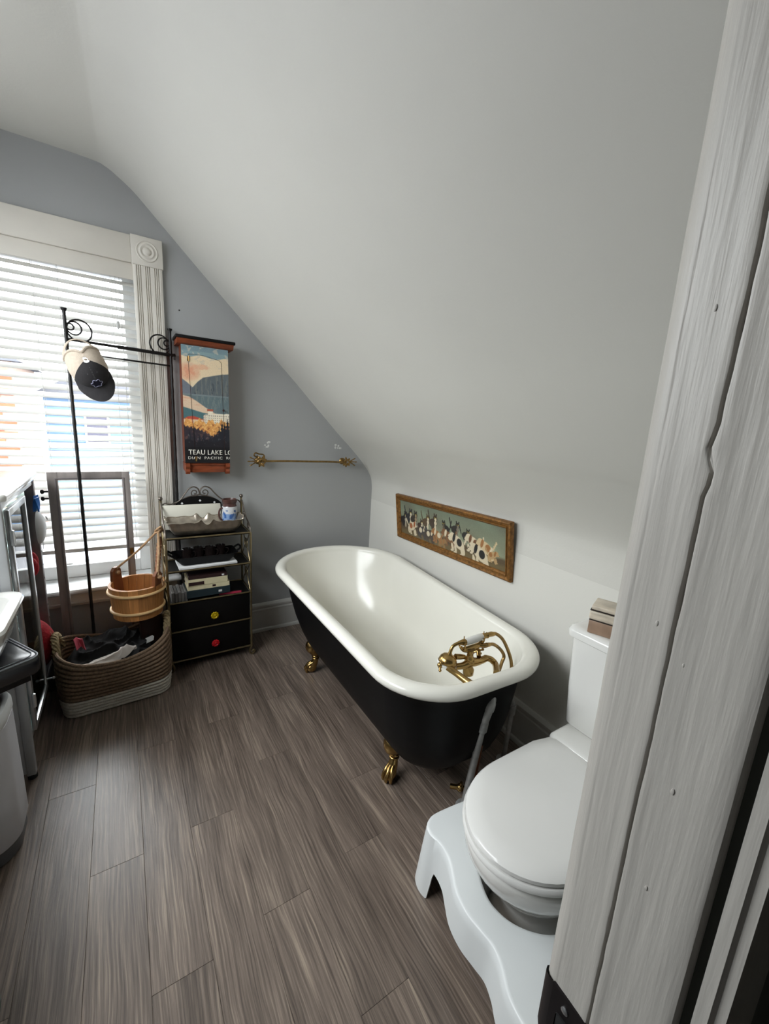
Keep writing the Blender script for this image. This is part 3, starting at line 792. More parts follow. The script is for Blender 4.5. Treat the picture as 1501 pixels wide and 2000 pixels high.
tube(bm, spline([(1.040, 1.0, .680), (1.028, 1.002, .681), (1.008, 1.006, .680), (.988, 1.01, .671), (.978, 1.01, .652), (.974, 1.01, .634)], 5), [0.012, 0.0115, 0.0065, 0.0062, 0.0065, 0.010], 12)
tube(bm, [(1.032, 1.0, .690), (1.031, 1.0, .706)], [0.0025, 0.002], 6)
obj('neck', bm, M['brass'], sh, smooth=50)
bm = NB(); tube(bm, [(1.128, 1.0, .682), (1.140, .998, .683), (1.150, .996, .684)], [0.0125, 0.010, 0.012], 12); tube(bm, [(1.134, 1.0, .690), (1.134, 1.0, .702)], [0.0025, 0.002], 6)
obj('grip_ferrule', bm, M['brass'], sh, smooth=50)
MH = axisM((.972, 1.012, .618), (0.25, -0.1, 1))
bm = NB(); lathe(bm, [(0.034, -0.012), (0.035, -0.004), (0.032, 0.008), (0.024, 0.018), (0.012, 0.023), (0.006, 0.026)], 22, MH); obj('rose', bm, M['brass'], sh, smooth=60)
bm = NB(); lathe(bm, [(0.020, -0.020), (0.036, -0.019), (0.0385, -0.014), (0.036, -0.009), (0.03, -0.010)], 22, MH); obj('rose_ring', bm, M['porcelain'], sh, smooth=60)
bm = NB(); tube(bm, spline([(1.148, .996, .684), (1.166, .993, .686), (1.193, .990, .682), (1.231, .985, .650), (1.255, .970, .599), (1.262, .955, .555), (1.252, .945, .520), (1.225, .950, .505), (1.205, .962, .525), (1.228, .975, .553), (1.243, .980, .578), (1.223, .985, .610), (1.181, .986, .642), (1.150, .986, .649), (1.138, .986, .650)], 8), 0.0068, 10); obj('hose', bm, M['oldbrass'], sh)
bm = NB(); tube(bm, [(1.150, .996, .685), (1.170, .993, .686), (1.182, .991, .684)], [0.0085, 0.010, 0.008], 10); tube(bm, [(1.140, .986, .650), (1.158, .986, .648)], [0.0095, 0.008], 10); obj('hose_nut', bm, M['brass'], sh)

# supply pipes rising from the floor at the tap end
for i, (foot, top_, mid, end, rr_, lab) in enumerate((
        ((1.055, .932, 0), (1.066, .896, .375), ((1.069, .886, .44), (1.078, .884, .475), (1.092, .892, .497)), (1.094, .915, .512), .0135, 'grey metal water supply pipe with elbow at the near corner of the tub end'),
        ((1.378, 1.018, 0), (1.368, 1.0, .262), ((1.366, .998, .290), (1.360, .995, .310), (1.340, .985, .330)), (1.225, .930, .440), .0105, 'grey metal water supply pipe close to the wall behind the toilet'))):
    t = thing('water_pipe', lab, 'pipe', foot)
    foot, top_, end = Vector(foot), Vector(top_), Vector(end); ax = (top_ - foot).normalized()
    bm = NB(); tube(bm, [foot, (foot + top_) / 2, top_], rr_, 14); obj('riser', bm, M['galv'], t)
    bm = NB(); tube(bm, [top_ - ax * .012, top_ - ax * .006, top_ + ax * .030, top_ + ax * .036], [rr_ * 1.1, rr_ * 1.42, rr_ * 1.42, rr_ * 1.25], 14); obj('coupling', bm, M['galv'], t)
    bm = NB(); tube(bm, spline([top_ + ax * .03, *mid, end], 6), rr_ * 1.28, 14); tube(bm, spline([Vector(mid[1]) * .6 + Vector(mid[0]) * .4, mid[1], Vector(mid[1]) * .5 + Vector(mid[2]) * .5], 4), rr_ * 1.5, 14); obj('elbow', bm, M['galv'], t)
    bm = NB(); lathe(bm, [(rr_ * 1.1, 0), (.032, .001), (.030, .006), (rr_ * 1.2, .012)], 16, Matrix.Translation(foot)); obj('floor_flange', bm, M['galv'], t)
    if i == 0:
        bm = NB(); d = Vector((-.25, .9, .25)).normalized(); tube(bm, [end - d * .022, end - d * .016, end + d * .004], [.019, .0235, .0235], 10); obj('union_nut', bm, M['copper'], t)
t = thing('copper_pipe', 'short copper pipe and brass valve under the tub beside the grey riser', 'pipe', (1.10, 1.0, 0))
bm = NB(); tube(bm, spline([(1.088, .935, 0.0), (1.089, .925, .10), (1.092, .915, .25), (1.096, .912, .36)], 5), 0.008, 10); obj('riser', bm, M['copper'], t)
bm = NB(); tube(bm, [(1.03, .99, .055), (1.06, .965, .055), (1.09, .94, .055)], 0.010, 10); ell(bm, (1.06, .965, .055), 0.016, 0.016, 0.016, 10, 8); tube(bm, [(1.06, .965, .06), (1.055, .955, .09)], 0.006, 8); obj('valve', bm, M['brass'], t)

# ------------------------------------------------------------------ toilet
TY = 0.545
toi = thing('toilet', 'white toilet with closed lid facing away from the knee wall', 'toilet', (1.1, TY, 0))


def oval(x0, x1, hw, z, n=40, p=2.2, back=0.0):
    """egg outline: round at x0 (front); squarer at x1"""
    out = []; cx = x0 + hw * 1.25
    for k in range(n):
        a = 2 * PI * k / n; c, s = math.cos(a), math.sin(a)
        if c < 0: x = cx + (cx - x0) * c; y = hw * s
        else:
            e = 2.0 / 4.0
            x = cx + (x1 - cx) * abs(c) ** e; y = hw * math.copysign(abs(s) ** (e + 0.35), s) * (1 - back * abs(c))
        out.append(Vector((x, TY + y, z)))
    return out


bm = NB()
loft(bm, [oval(0.835, 1.36, 0.118, 0.0), oval(0.83, 1.36, 0.121, 0.02), oval(0.845, 1.35, 0.110, 0.05), oval(0.84, 1.34, 0.108, 0.14), oval(0.81, 1.34, 0.122, 0.20), oval(0.77, 1.33, 0.145, 0.25), oval(0.735, 1.33, 0.170, 0.295), oval(0.713, 1.32, 0.183, 0.335), oval(0.708, 1.32, 0.187, 0.365), oval(0.712, 1.32, 0.185, 0.382), oval(0.722, 1.315, 0.178, 0.388)], True, True, True)
obj('bowl', bm, M['porcelain'], toi, smooth=70)
bm = NB()
rotbox(bm, (1.285, TY, 0.405), 0.17, 0.35, 0.07, bev=0.018, seg=3); obj('bowl_deck', bm, M['porcelain'], toi, smooth=60)


def lidshape(x0, x1, hw, z, n=24):
    pts = []
    for k in range(n + 1):
        a = PI / 2 + PI * k / n
        xx = x0 + 0.235 + 0.235 * math.cos(a); yy = hw * math.sin(a)
        pts.append((xx, yy))
    pts = [(x1 - 0.035, hw * 0.90), (x1 - 0.10, hw * 0.985)] + pts + [(x1 - 0.10, -hw * 0.985), (x1 - 0.035, -hw * 0.90), (x1, -hw * 0.62), (x1, hw * 0.62)]
    return [Vector((x, TY + y, z)) for x, y in pts]


lidscale = lambda k, z: [Vector((.97 + (p.x - .97) * k, TY + (p.y - TY) * k, z)) for p in lidshape(0.714, 1.226, 0.179, 0)]
bm = NB(); loft(bm, [lidshape(0.706, 1.222, 0.186, 0.390), lidshape(0.699, 1.226, 0.190, 0.394), lidshape(0.698, 1.226, 0.191, 0.403), lidshape(0.703, 1.224, 0.188, 0.409)], True, True, True); obj('seat', bm, M['seatplastic'], toi, smooth=50)
bm = NB(); loft(bm, [lidshape(0.712, 1.226, 0.180, 0.412), lidshape(0.704, 1.232, 0.185, 0.416), lidshape(0.705, 1.232, 0.185, 0.425), lidshape(0.714, 1.226, 0.179, 0.431), lidscale(.80, 0.4345), lidscale(.45, 0.436)], True, True, True); obj('lid', bm, M['seatplastic'], toi, smooth=50)
for dy in (-0.075, 0.075):
    bm = NB(); rotbox(bm, (1.238, TY + dy, 0.424), 0.022, 0.040, 0.014, bev=0.004); obj('hinge', bm, M['seatplastic'], toi)
bm = NB()
rr = lambda cx, hx, hy, z, r=0.03: [Vector((cx + x, TY + y, z)) for x, y in rrect(hx, hy, r)]
loft(bm, [rr(1.372, 0.070, 0.163, 0.438), rr(1.370, 0.084, 0.180, 0.455), rr(1.370, 0.092, 0.188, 0.60), rr(1.370, 0.097, 0.196, 0.778)], True, True, True); obj('tank', bm, M['porcelain'], toi, smooth=50)
bm = NB(); loft(bm, [rr(1.370, 0.100, 0.200, 0.780), rr(1.369, 0.108, 0.207, 0.786), rr(1.369, 0.109, 0.208, 0.805), rr(1.370, 0.103, 0.202, 0.817), rr(1.370, 0.085, 0.183, 0.821)], True, True, True); obj('tank_lid', bm, M['porcelain'], toi, smooth=50)
bm = NB(); tube(bm, [(1.272, 0.40, .735), (1.262, 0.40, .735)], 0.012, 12); tube(bm, [(1.262, 0.40, .735), (1.258, 0.43, .733), (1.258, 0.46, .728)], [0.006, 0.007, 0.006], 8); obj('flush_lever', bm, M['steel'], toi)
# stone box on the cistern
tb = thing('trinket_box', 'small veined cream and brown stone box on the toilet tank', 'box', (1.33, 0.625, 0.8215))
bm = NB(); rotbox(bm, (1.330, 0.640, 0.8215 + 0.0225), 0.086, 0.122, 0.045, (0, 0, 0.35), 0.003); obj('box_body', bm, M['stonebrown'], tb)
bm = NB(); rotbox(bm, (1.332, 0.640, 0.8215 + 0.062), 0.090, 0.127, 0.032, (0, 0, 0.35), 0.007, 3); obj('box_lid', bm, M['stone'], tb)
bm = NB(); rotbox(bm, (1.332, 0.640, 0.8215 + 0.0455), 0.087, 0.123, 0.0022, (0, 0, 0.35)); rotbox(bm, (1.334, 0.640, 0.8215 + 0.0790), 0.0902, 0.1272, 0.0020, (0, 0, 0.35)); obj('dark_seam', bm, M['darkline'], tb)
bm = NB(); rotbox(bm, (1.338, 0.640, 0.8215 + 0.0870), 0.089, 0.125, 0.014, (0, 0, 0.35), 0.003); obj('top_slab', bm, M['stone'], tb)

# ------------------------------------------------------------------ white plastic footstool around the bowl
st = thing('toilet_footstool', 'white plastic toilet footstool curving around the base of the bowl', 'stool', (0.78, 0.545, 0))
outl = [(.768, .815), (.800, .822), (.880, .815), (.935, .805), (.955, .785), (.958, .735), (.950, .690), (.918, .676), (.862, .668), (.815, .640), (.786, .600), (.768, .555), (.768, .520), (.780, .483), (.808, .445), (.850, .412),
        (.905, .393), (.950, .375), (.957, .330), (.950, .285), (.920, .262), (.860, .250), (.760, .238), (.700, .238), (.666, .262), (.651, .310), (.650, .355), (.661, .397), (.682, .432), (.695, .470), (.692, .510), (.688, .555), (.696, .603), (.716, .643), (.736, .680), (.745, .715), (.745, .745), (.740, .775), (.748, .800)]
op = [(p.x, p.y) for p in spline([(x, y, 0) for x, y in outl], 6, closed=True)]
n = len(op)
nrm2 = []
for i in range(n):
    a, b3 = Vector(op[i - 1]), Vector(op[(i + 1) % n]); t2 = (b3 - a).normalized(); nrm2.append(Vector((-t2.y, t2.x)))
area = sum(op[i][0] * op[(i + 1) % n][1] - op[(i + 1) % n][0] * op[i][1] for i in range(n))
if area > 0: nrm2 = [-v for v in nrm2]
ZT = 0.215


def stool_bottom(x, y):
    """lower edge of the skirt: feet at both ends, raised arch between, raised again around the bowl"""
    f = 0.0
    if x < 0.80:                                   # front face
        a = min(max((0.752 - y) / 0.016, 0), 1); b4 = min(max((y - 0.325) / 0.016, 0), 1); f = min(a, b4)
    elif 0.44 < y < 0.635: f = 1.75                 # inner curve
    else: f = 0.0
    f = f if f > 1 else f * f * (3 - 2 * f)
    return 0.105 * f


ring = lambda off, z: [Vector((op[i][0] + nrm2[i].x * off, op[i][1] + nrm2[i].y * off, z)) for i in range(n)]
bm = NB()
levels = [ring(-0.010, ZT), ring(-0.004, ZT - 0.0012), ring(0.0, ZT - 0.005)]
for t in (0.25, 0.5, 0.75, 1.0):
    row = []
    for i in range(n):
        zb = stool_bottom(*op[i]); z = (ZT - 0.005) + (zb - ZT + 0.005) * t
        g = (ZT - z) / ZT; inner = 0.44 < op[i][1] < 0.66 and op[i][0] > 0.755
        off = (0.022 * g if not inner else -0.0 * g)
        row.append(Vector((op[i][0] + nrm2[i].x * off, op[i][1] + nrm2[i].y * off, z)))
    levels.append(row)
last = levels[-1]; inn = [Vector((v.x - nrm2[i].x * 0.005, v.y - nrm2[i].y * 0.005, v.z + 0.001)) for i, v in enumerate(last)]
levels.append(inn); levels.append(ring(-0.006, ZT - 0.010))
loft(bm, levels, True, False, False)
bm.verts.ensure_lookup_table()
f0 = bm.faces.new([bm.verts[i] for i in range(n)][::-1])
f1 = bm.faces.new([bm.verts[(len(levels) - 1) * n + i] for i in range(n)])
bm.normal_update()
bmesh.ops.triangulate(bm, faces=[f0, f1])
obj('stool_shell', bm, M['stoolplastic'], st, smooth=40)

# ------------------------------------------------------------------ framed animal painting on the knee wall
pc0 = Vector((1.5275, 1.732, 0.886)); pu = Vector((-0.0365, -1.0, 0.036)).normalized(); pv = Vector((-0.03, 0.026, 0.30)).normalized(); pn = pu.cross(pv).normalized()
if pn.x > 0: pn = -pn
pv = pn.cross(pu).normalized()
if pv.z < 0: pv = -pv
FW_, FH_ = 1.012, 0.298
pf = thing('framed_picture', 'long gilt framed painting of kittens and puppies above the bathtub', 'picture', tuple(pc0))
bm = NB()
prof_f = [(0, -0.020), (0, -0.002), (0.003, 0.004), (0.009, 0.007), (0.014, 0.005), (0.020, 0.0005), (0.026, -0.001), (0.030, 0.0015), (0.034, -0.001), (0.038, -0.006), (0.040, -0.010), (0.040, -0.020)]
rings = []
for sx, sy in ((-1, -1), (1, -1), (1, 1), (-1, 1)):
    rings.append([pc0 + pu * sx * (FW_ / 2 - d) + pv * sy * (FH_ / 2 - d) + pn * h for d, h in prof_f])
loft(bm, rings, True, loop=True); obj('frame', bm, M['gilt'], pf, smooth=30)
bm = NB()
for d in (0.0275,):
    pts = [pc0 + pu * sx * (FW_ / 2 - d) + pv * sy * (FH_ / 2 - d) + pn * 0.0012 for sx, sy in ((-1, -1), (1, -1), (1, 1), (-1, 1))]
    for i in range(4): tube(bm, [pts[i], pts[(i + 1) % 4]], 0.0032, 6)
obj('inner_bead', bm, M['giltplain'], pf)


def blob(img, U, V, u, v, ru, rv, ang, col, asp):
    du = (U - u) * asp; dv = V - v; c, s = math.cos(ang), math.sin(ang)
    a = (du * c + dv * s) / ru; b_ = (-du * s + dv * c) / rv
    k = np.clip((1.15 - (a * a + b_ * b_)) * 4, 0, 1)[:, None]
    img[:] = img * (1 - k) + np.array(col, float) * k


def paint_animals(U, V):
    asp = 932.0 / 218.0                                          # u is scaled so that blobs are round
    img = np.empty((len(U), 3)); t = np.clip(V, 0, 1)[:, None]
    img[:] = np.array((112, 120, 102)) * t + np.array((140, 140, 114)) * (1 - t)
    img += 14 * np.sin(U * 21 + V * 3)[:, None] * np.array((0.6, 1, 0.8)) * (0.5 + 0.5 * np.sin(V * 9 + U * 5))[:, None]
    fl = np.clip((0.40 - 0.10 * U + 0.02 * np.sin(U * 40) - V) * 14, 0, 1)[:, None]
    img = img * (1 - fl) + np.array((86, 72, 54)) * fl
    fl = np.clip((0.17 + 0.03 * np.sin(U * 13) - V) * 12, 0, 1)[:, None]
    img = img * (1 - fl) + np.array((104, 90, 62)) * fl
    K, W_, T, G = (38, 36, 36), (206, 192, 164), (150, 104, 62), (92, 82, 66)
    B = lambda *a: blob(img, U, V, *a, asp)

    def kitten(u, v, s, c1, c2, flip=1, tail=True):
        s = s * 1.15
        B(u - flip * .012, v - .02 * s, .17 * s, .12 * s, .2 * flip, c1)          # body
        B(u - flip * .020, v - .12 * s, .05 * s, .09 * s, 0, c1); B(u + flip * .010, v - .13 * s, .035 * s, .10 * s, 0, c2)
        if tail:
            for k in range(6): B(u - flip * (.046 + .003 * k), v + (.02 + .05 * k) * s, .022 * s, .045 * s, 0, c1)
        B(u + flip * .012, v + .12 * s, .088 * s, .085 * s, 0, c1)                 # head
        B(u + flip * .004, v + .215 * s, .026 * s, .045 * s, .3, c1); B(u + flip * .024, v + .21 * s, .026 * s, .045 * s, -.3, c1)
        B(u + flip * .015, v + .09 * s, .045 * s, .040 * s, 0, c2); B(u + flip * .013, v - .005 * s, .055 * s, .055 * s, 0, c2)
        B(u + flip * .008, v + .135 * s, .014 * s, .014 * s, 0, (190, 170, 60)); B(u + flip * .021, v + .135 * s, .014 * s, .014 * s, 0, (190, 170, 60))

    def puppy(u, v, s, c1, c2, flip=-1):
        s = s * 1.22
        B(u, v, .20 * s, .115 * s, -.45 * flip * -1, c1); B(u - flip * .012, v + .01, .075 * s, .08 * s, 0, c2)
        for dx, dy in ((-.036, -.16), (-.016, -.19), (.024, -.20), (.036, -.17)):
            B(u + dx * s * 1.1, v + dy * s * .8, .035 * s, .085 * s, .25, c1); B(u + dx * s * 1.1 + flip * .006, v + (dy * .8 - .07) * s, .040 * s, .022 * s, 0, c1)
        B(u + flip * .040 * s, v + .085 * s, .095 * s, .085 * s, .3, c1)              # head
        B(u + flip * .028 * s, v + .075 * s, .040 * s, .095 * s, -.3, c2)              # ear
        B(u + flip * .060 * s, v + .050 * s, .050 * s, .035 * s, 0, c1); B(u + flip * .072 * s, v + .055 * s, .014 * s, .012 * s, 0, K)
        for k in range(4): B(u - flip * (.046 + .006 * k) * s, v + (.03 + .045 * k) * s, .020 * s, .035 * s, .3, c1)

    kitten(.050, .44, .9, K, (170, 160, 140)); kitten(.115, .56, .9, (48, 48, 50), W_, 1); kitten(.175, .55, .85, (58, 52, 46), (150, 130, 104), 1, False)
    kitten(.245, .40, .75, (60, 44, 36), W_, 1, False); kitten(.315, .58, .8, (86, 70, 52), W_); kitten(.395, .62, .9, (70, 58, 48), W_)
    kitten(.505, .57, .7, K, G, -1); kitten(.610, .63, .75, (44, 40, 38), (120, 110, 96), 1); kitten(.700, .56, .6, K, G, 1)
    puppy(.140, .30, .85, W_, (160, 96, 60), 1); puppy(.255, .27, .8, (64, 60, 60), W_, 1); puppy(.340, .24, .8, (70, 58, 50), W_, 1)
    puppy(.430, .30, .8, T, W_, -1); puppy(.540, .36, .9, (120, 84, 56), W_, -1); puppy(.470, .14, .6, (140, 110, 72), T, 1)
    puppy(.625, .30, 1.05, W_, K, -1); puppy(.765, .42, .95, W_, (110, 74, 50), -1); puppy(.86, .40, .95, (200, 178, 140), T, -1)
    puppy(.815, .20, 1.1, W_, (40, 38, 38), -1); puppy(.905, .28, .6, (176, 146, 104), T, 1)
    return img


IW, IH = FW_ - 0.078, FH_ - 0.078
grid_obj('canvas', 330, 90, lambda u, v: tuple((pc0[k] + pu[k] * (u - .5) * IW + pv[k] * (v - .5) * IH - pn[k] * 0.009) for k in range(3)), paint_animals, M['painting'], pf)
bm = NB(); rings = [[pc0 + pu * sx * (FW_ / 2 - .006) + pv * sy * (FH_ / 2 - .006) - pn * d for sx, sy in ((-1, -1), (1, -1), (1, 1), (-1, 1))] for d in (0.011, 0.019)]
loft(bm, rings, True, True, True); obj('backing', bm, M['wood_dark'], pf)

# ------------------------------------------------------------------ wall cabinet with a printed lake poster
wc = thing('wall_cabinet', 'narrow wooden wall cabinet with lake poster door and dark cornice', 'cabinet', (0.415, 2.6, 1.12))
X0, X1, YC = 0.296, 0.535, 2.545
bm = NB(); box(bm, X0 + .002, X1 - .002, YC + .004, YB, 1.185, 1.822, 0.002); obj('carcass', bm, M['wood_red'], wc)
bm = NB(); prism(bm, [(YB, 1.820), (YC, 1.820), (YC - .012, 1.826), (YC - .020, 1.838), (YC - .024, 1.846), (YB, 1.846)], 'x', 0.276, 0.562); obj('cornice', bm, M['wood_red'], wc)
bm = NB(); box(bm, 0.268, 0.570, YC - .032, YB, 1.846, 1.862, 0.004); obj('cornice_top', bm, M['blackboard'], wc)
bm = NB(); box(bm, X0 + .024, X1 - .024, YC + .016, YC + .028, 1.130, 1.184, 0.002); box(bm, X0, X1, YC + .01, YB, 1.172, 1.184, .002); obj('lower_rail', bm, M['wood_red'], wc)
for x in (X0 + .012, X1 - .012):
    bm = NB(); prism(bm, [(YB, 1.184), (YC - .002, 1.184), (YC - .004, 1.165), (YC + .006, 1.150), (YC + .002, 1.136), (YC + .008, 1.122), (YC + .025, 1.120), (YC + .035, 1.132), (YB, 1.140)], 'x', x - .011, x + .011); obj('bracket', bm, M['wood_red'], wc, smooth=30)


def paint_lake(U, V):
    X = 195 + U * 330; Y = 1010 - V * 830
    img = np.empty((len(U), 3)); img[:] = (226, 204, 170)
    def nz(a, b, p=0):
        s = np.zeros(len(X))
        for q in range(4):
            f = 1.0 + .73 * q; s += np.sin(X / a * f * .6 + 2.1 * q + p + 1.3 * np.sin(Y / b * f + q)) * np.sin(Y / b * f * .8 + 1.7 * q + p * 2 + 1.1 * np.sin(X / a * .37 * f)) / f
        return np.clip(0.5 + 0.32 * s, 0, 1)

    def fill(mask, col, soft=None):
        m = np.clip(mask, 0, 1)[:, None]; img[:] = img * (1 - m) + np.array(col, float) * m
    g = lambda d, w=5.0: np.clip(d / w + 0.5, 0, 1)
    fill(g(250 + 8 * np.sin(X / 30) - Y), (132, 156, 160)); fill(g(215 - Y), (118, 142, 150))
    fill(np.clip(g(300 + 20 * np.sin(X / 17) - Y, 30) * (nz(9, 14) > .72), 0, .6), (200, 188, 170))
    d = 1 - ((X - 240) / 90) ** 2 - ((Y - 360) / 70) ** 2; fill(np.clip(d * 1.2 * (0.4 + 0.6 * nz(7, 11, 2)), 0, .85), (216, 146, 116))
    d = 1 - ((X - 330) / 70) ** 2 - ((Y - 320) / 22) ** 2; fill(np.clip(d * 2 * nz(6, 9, 1), 0, .7), (222, 166, 134))
    left_top = np.interp(X, [195, 230, 265, 300, 525], [412, 436, 466, 500, 520]); fill(g(Y - left_top), (112, 118, 128))
    right_top = np.interp(X, [195, 262, 300, 340, 400, 470, 525], [520, 468, 425, 392, 376, 358, 350]); m = g(Y - right_top); fill(m * (X > 255), (92, 100, 104))
    fill(np.clip(m * (X > 262) * (nz(3.5, 60, 1) > .62) * .8, 0, 1), (116, 120, 116)); fill(np.clip(m * (nz(5.5, 40, 2) > .8) * (Y > right_top + 40), 0, 1), (70, 80, 86))
    fill(g(Y - 512), (120, 132, 134))
    refl = np.interp(X, [195, 235, 290, 350, 420, 525], [524, 530, 560, 600, 640, 660]); fill(g(Y - refl), (220, 192, 164)); fill(np.clip(g(Y - refl, 20) * (nz(40, 6) > .6) * (Y < 590), 0, .7), (212, 158, 130))
    m = g(refl - Y) * g(Y - 522); fill(np.clip(m, 0, 1), (96, 112, 116)); fill(np.clip(m * (nz(4, 30, 3) > .6), 0, .7), (118, 130, 128))
    fill(g(Y - np.interp(X, [195, 330, 420, 525], [606, 640, 652, 655])), (78, 112, 116))
    fill(g(Y - 715), (206, 158, 98))
    roof = np.interp(X, [195, 225, 265, 300, 335], [690, 672, 668, 678, 690]); fill(g(Y - roof) * g(335 - X), (186, 78, 60)); fill(g(Y - 692) * g(332 - X) * (nz(4, 50) > .3), (224, 196, 160))
    h = ((X > 333) & (Y > np.interp(X, [333, 420, 525], [655, 644, 640])) & (Y < 722)) | ((X > 366) & (X < 404) & (Y > 622) & (Y < 722)); fill(h * 1.0, (232, 222, 200))
    fill(((X > 362) & (X < 408) & (Y > 612) & (Y < 626)) * 1.0, (176, 92, 70)); fill((h & ((X % 14) < 6) & ((Y % 16) < 8) & (Y > 652)) * 1.0, (132, 120, 110)); fill((h & (X < 352)) * .35, (180, 160, 150))
    tr = 702 + 14 * np.sin(X / 13.0) + 8 * np.sin(X / 5.0); fill(g(Y - tr), (214, 152, 84)); fill(np.clip(g(Y - tr, 16) * (nz(5, 9) > .6), 0, .8), (236, 186, 116)); fill(np.clip(g(Y - tr - 20, 16) * (nz(6, 7, 2) > .7), 0, .9), (160, 92, 56))
    dk = np.interp(X, [195, 240, 300, 350, 400, 440, 525], [738, 748, 762, 782, 812, 790, 760]) + 6 * np.sin(X / 4); fill(g(Y - dk), (52, 44, 52)); fill(np.clip(g(Y - dk, 12) * (nz(8, 10, 1) > .7) * (Y < 860), 0, .7), (96, 72, 66))
    for cx, ty, w in ((512, 672, 20), (490, 700, 18), (470, 690, 16), (448, 740, 18), (432, 770, 16), (410, 790, 16), (262, 735, 9), (330, 800, 12), (380, 800, 13), (232, 760, 10), (300, 790, 9)):
        wv = (Y - ty) / (890 - ty) * w * 2.6 * (0.72 + .28 * np.sin((Y - ty) / 4.5)); fill(g(wv - np.abs(X - cx), 3) * (Y > ty), (34, 36, 44))
    fill(g(Y - 846 - 10 * np.sin(X / 20)), (32, 30, 36)); fill(np.clip((Y > 800) * (Y < 880) * (nz(5, 12, 4) > .86), 0, .5), (120, 116, 116)); fill(g(Y - 892), (24, 23, 26))
    return img


door = grid_obj('door', 110, 270, lambda u, v: (X0 + (X1 - X0) * u, YC - 0.0 + 0 * u, 1.187 + (1.818 - 1.187) * v), paint_lake, M['poster'], wc)
bm = NB(); box(bm, X0, X1, YC + .0006, YC + .012, 1.187, 1.818); obj('door_panel', bm, M['blackboard'], wc)
dx = lambda X: X0 + (X1 - X0) * (X - 195) / 330
dz = lambda Y: 1.187 + (1.818 - 1.187) * (1010 - Y) / 830
bm = NB()
tube(bm, [(dx(268), YC - .0006, dz(985)), (dx(240), YC - .0006, dz(262)), *[(dx(x), YC - .0006, dz(y)) for x, y in ((246, 240), (290, 238), (350, 240), (420, 252), (462, 262), (474, 276))], (dx(480), YC - .0006, dz(600)), (dx(487), YC - .0006, dz(985))], 0.0008, 5)
obj('door_groove', bm, M['wood_dark'], wc)
for X, Y in ((240, 272), (270, 980)):
    bm = NB(); rotbox(bm, (dx(X), YC - .002, dz(Y)), 0.010, 0.003, 0.026, bev=0.001); lathe(bm, [(0.0025, -0.014), (0.0025, 0.014)], 8, Matrix.Translation((dx(X) + .003, YC - .004, dz(Y)))); obj('hinge', bm, M['oldbrass'], wc)
bm = NB(); lathe(bm, [(0.003, 0), (0.003, 0.006), (0.006, 0.012), (0.003, 0.016)], 10, axisM((dx(480), YC, dz(615)), (0, -1, 0))); obj('knob', bm, M['wood_dark'], wc)


def text_mesh(name, body, x0, x1, z0, zh, y, m, parent, clip, off=0.02, space=1.0):
    cu = bpy.data.curves.new(name, 'FONT'); cu.body = body; cu.size = 1.0; cu.offset = off; cu.extrude = 0.0; cu.space_character = space; cu.resolution_u = 4
    o = bpy.data.objects.new(name, cu); COL.objects.link(o)
    dg = bpy.context.evaluated_depsgraph_get(); me = bpy.data.meshes.new_from_object(o.evaluated_get(dg))
    bpy.data.objects.remove(o)
    b = bmesh.new(); b.from_mesh(me); bpy.data.meshes.remove(me)
    xs = [v.co.x for v in b.verts]; ys = [v.co.y for v in b.verts]; a, c = min(xs), max(xs); lo, hi = min(ys), max(ys)
    for v in b.verts: v.co = Vector((x0 + (v.co.x - a) / (c - a) * (x1 - x0), y, z0 + (v.co.y - lo) / (hi - lo) * zh))
    for px, no in ((clip[0], (-1, 0, 0)), (clip[1], (1, 0, 0))):
        bmesh.ops.bisect_plane(b, geom=b.verts[:] + b.edges[:] + b.faces[:], plane_co=(px, 0, 0), plane_no=no, clear_outer=True)
    r = bmesh.ops.extrude_face_region(b, geom=b.faces[:]); bmesh.ops.translate(b, verts=[v for v in r['geom'] if isinstance(v, bmesh.types.BMVert)], vec=(0, -0.0006, 0))
    return obj(name, b, m, parent, smooth=0)


text_mesh('lettering', 'TEAU LAKE LO', dx(220), dx(545), dz(949), dz(912) - dz(949), YC - .0004, M['lettering'], wc, (X0, X1), 0.012, 1.04)
text_mesh('lettering', 'DIAN  PACIFIC  RO', dx(216), dx(545), dz(983), dz(963) - dz(983), YC - .0004, M['lettering'], wc, (X0, X1), 0.004, 1.15)

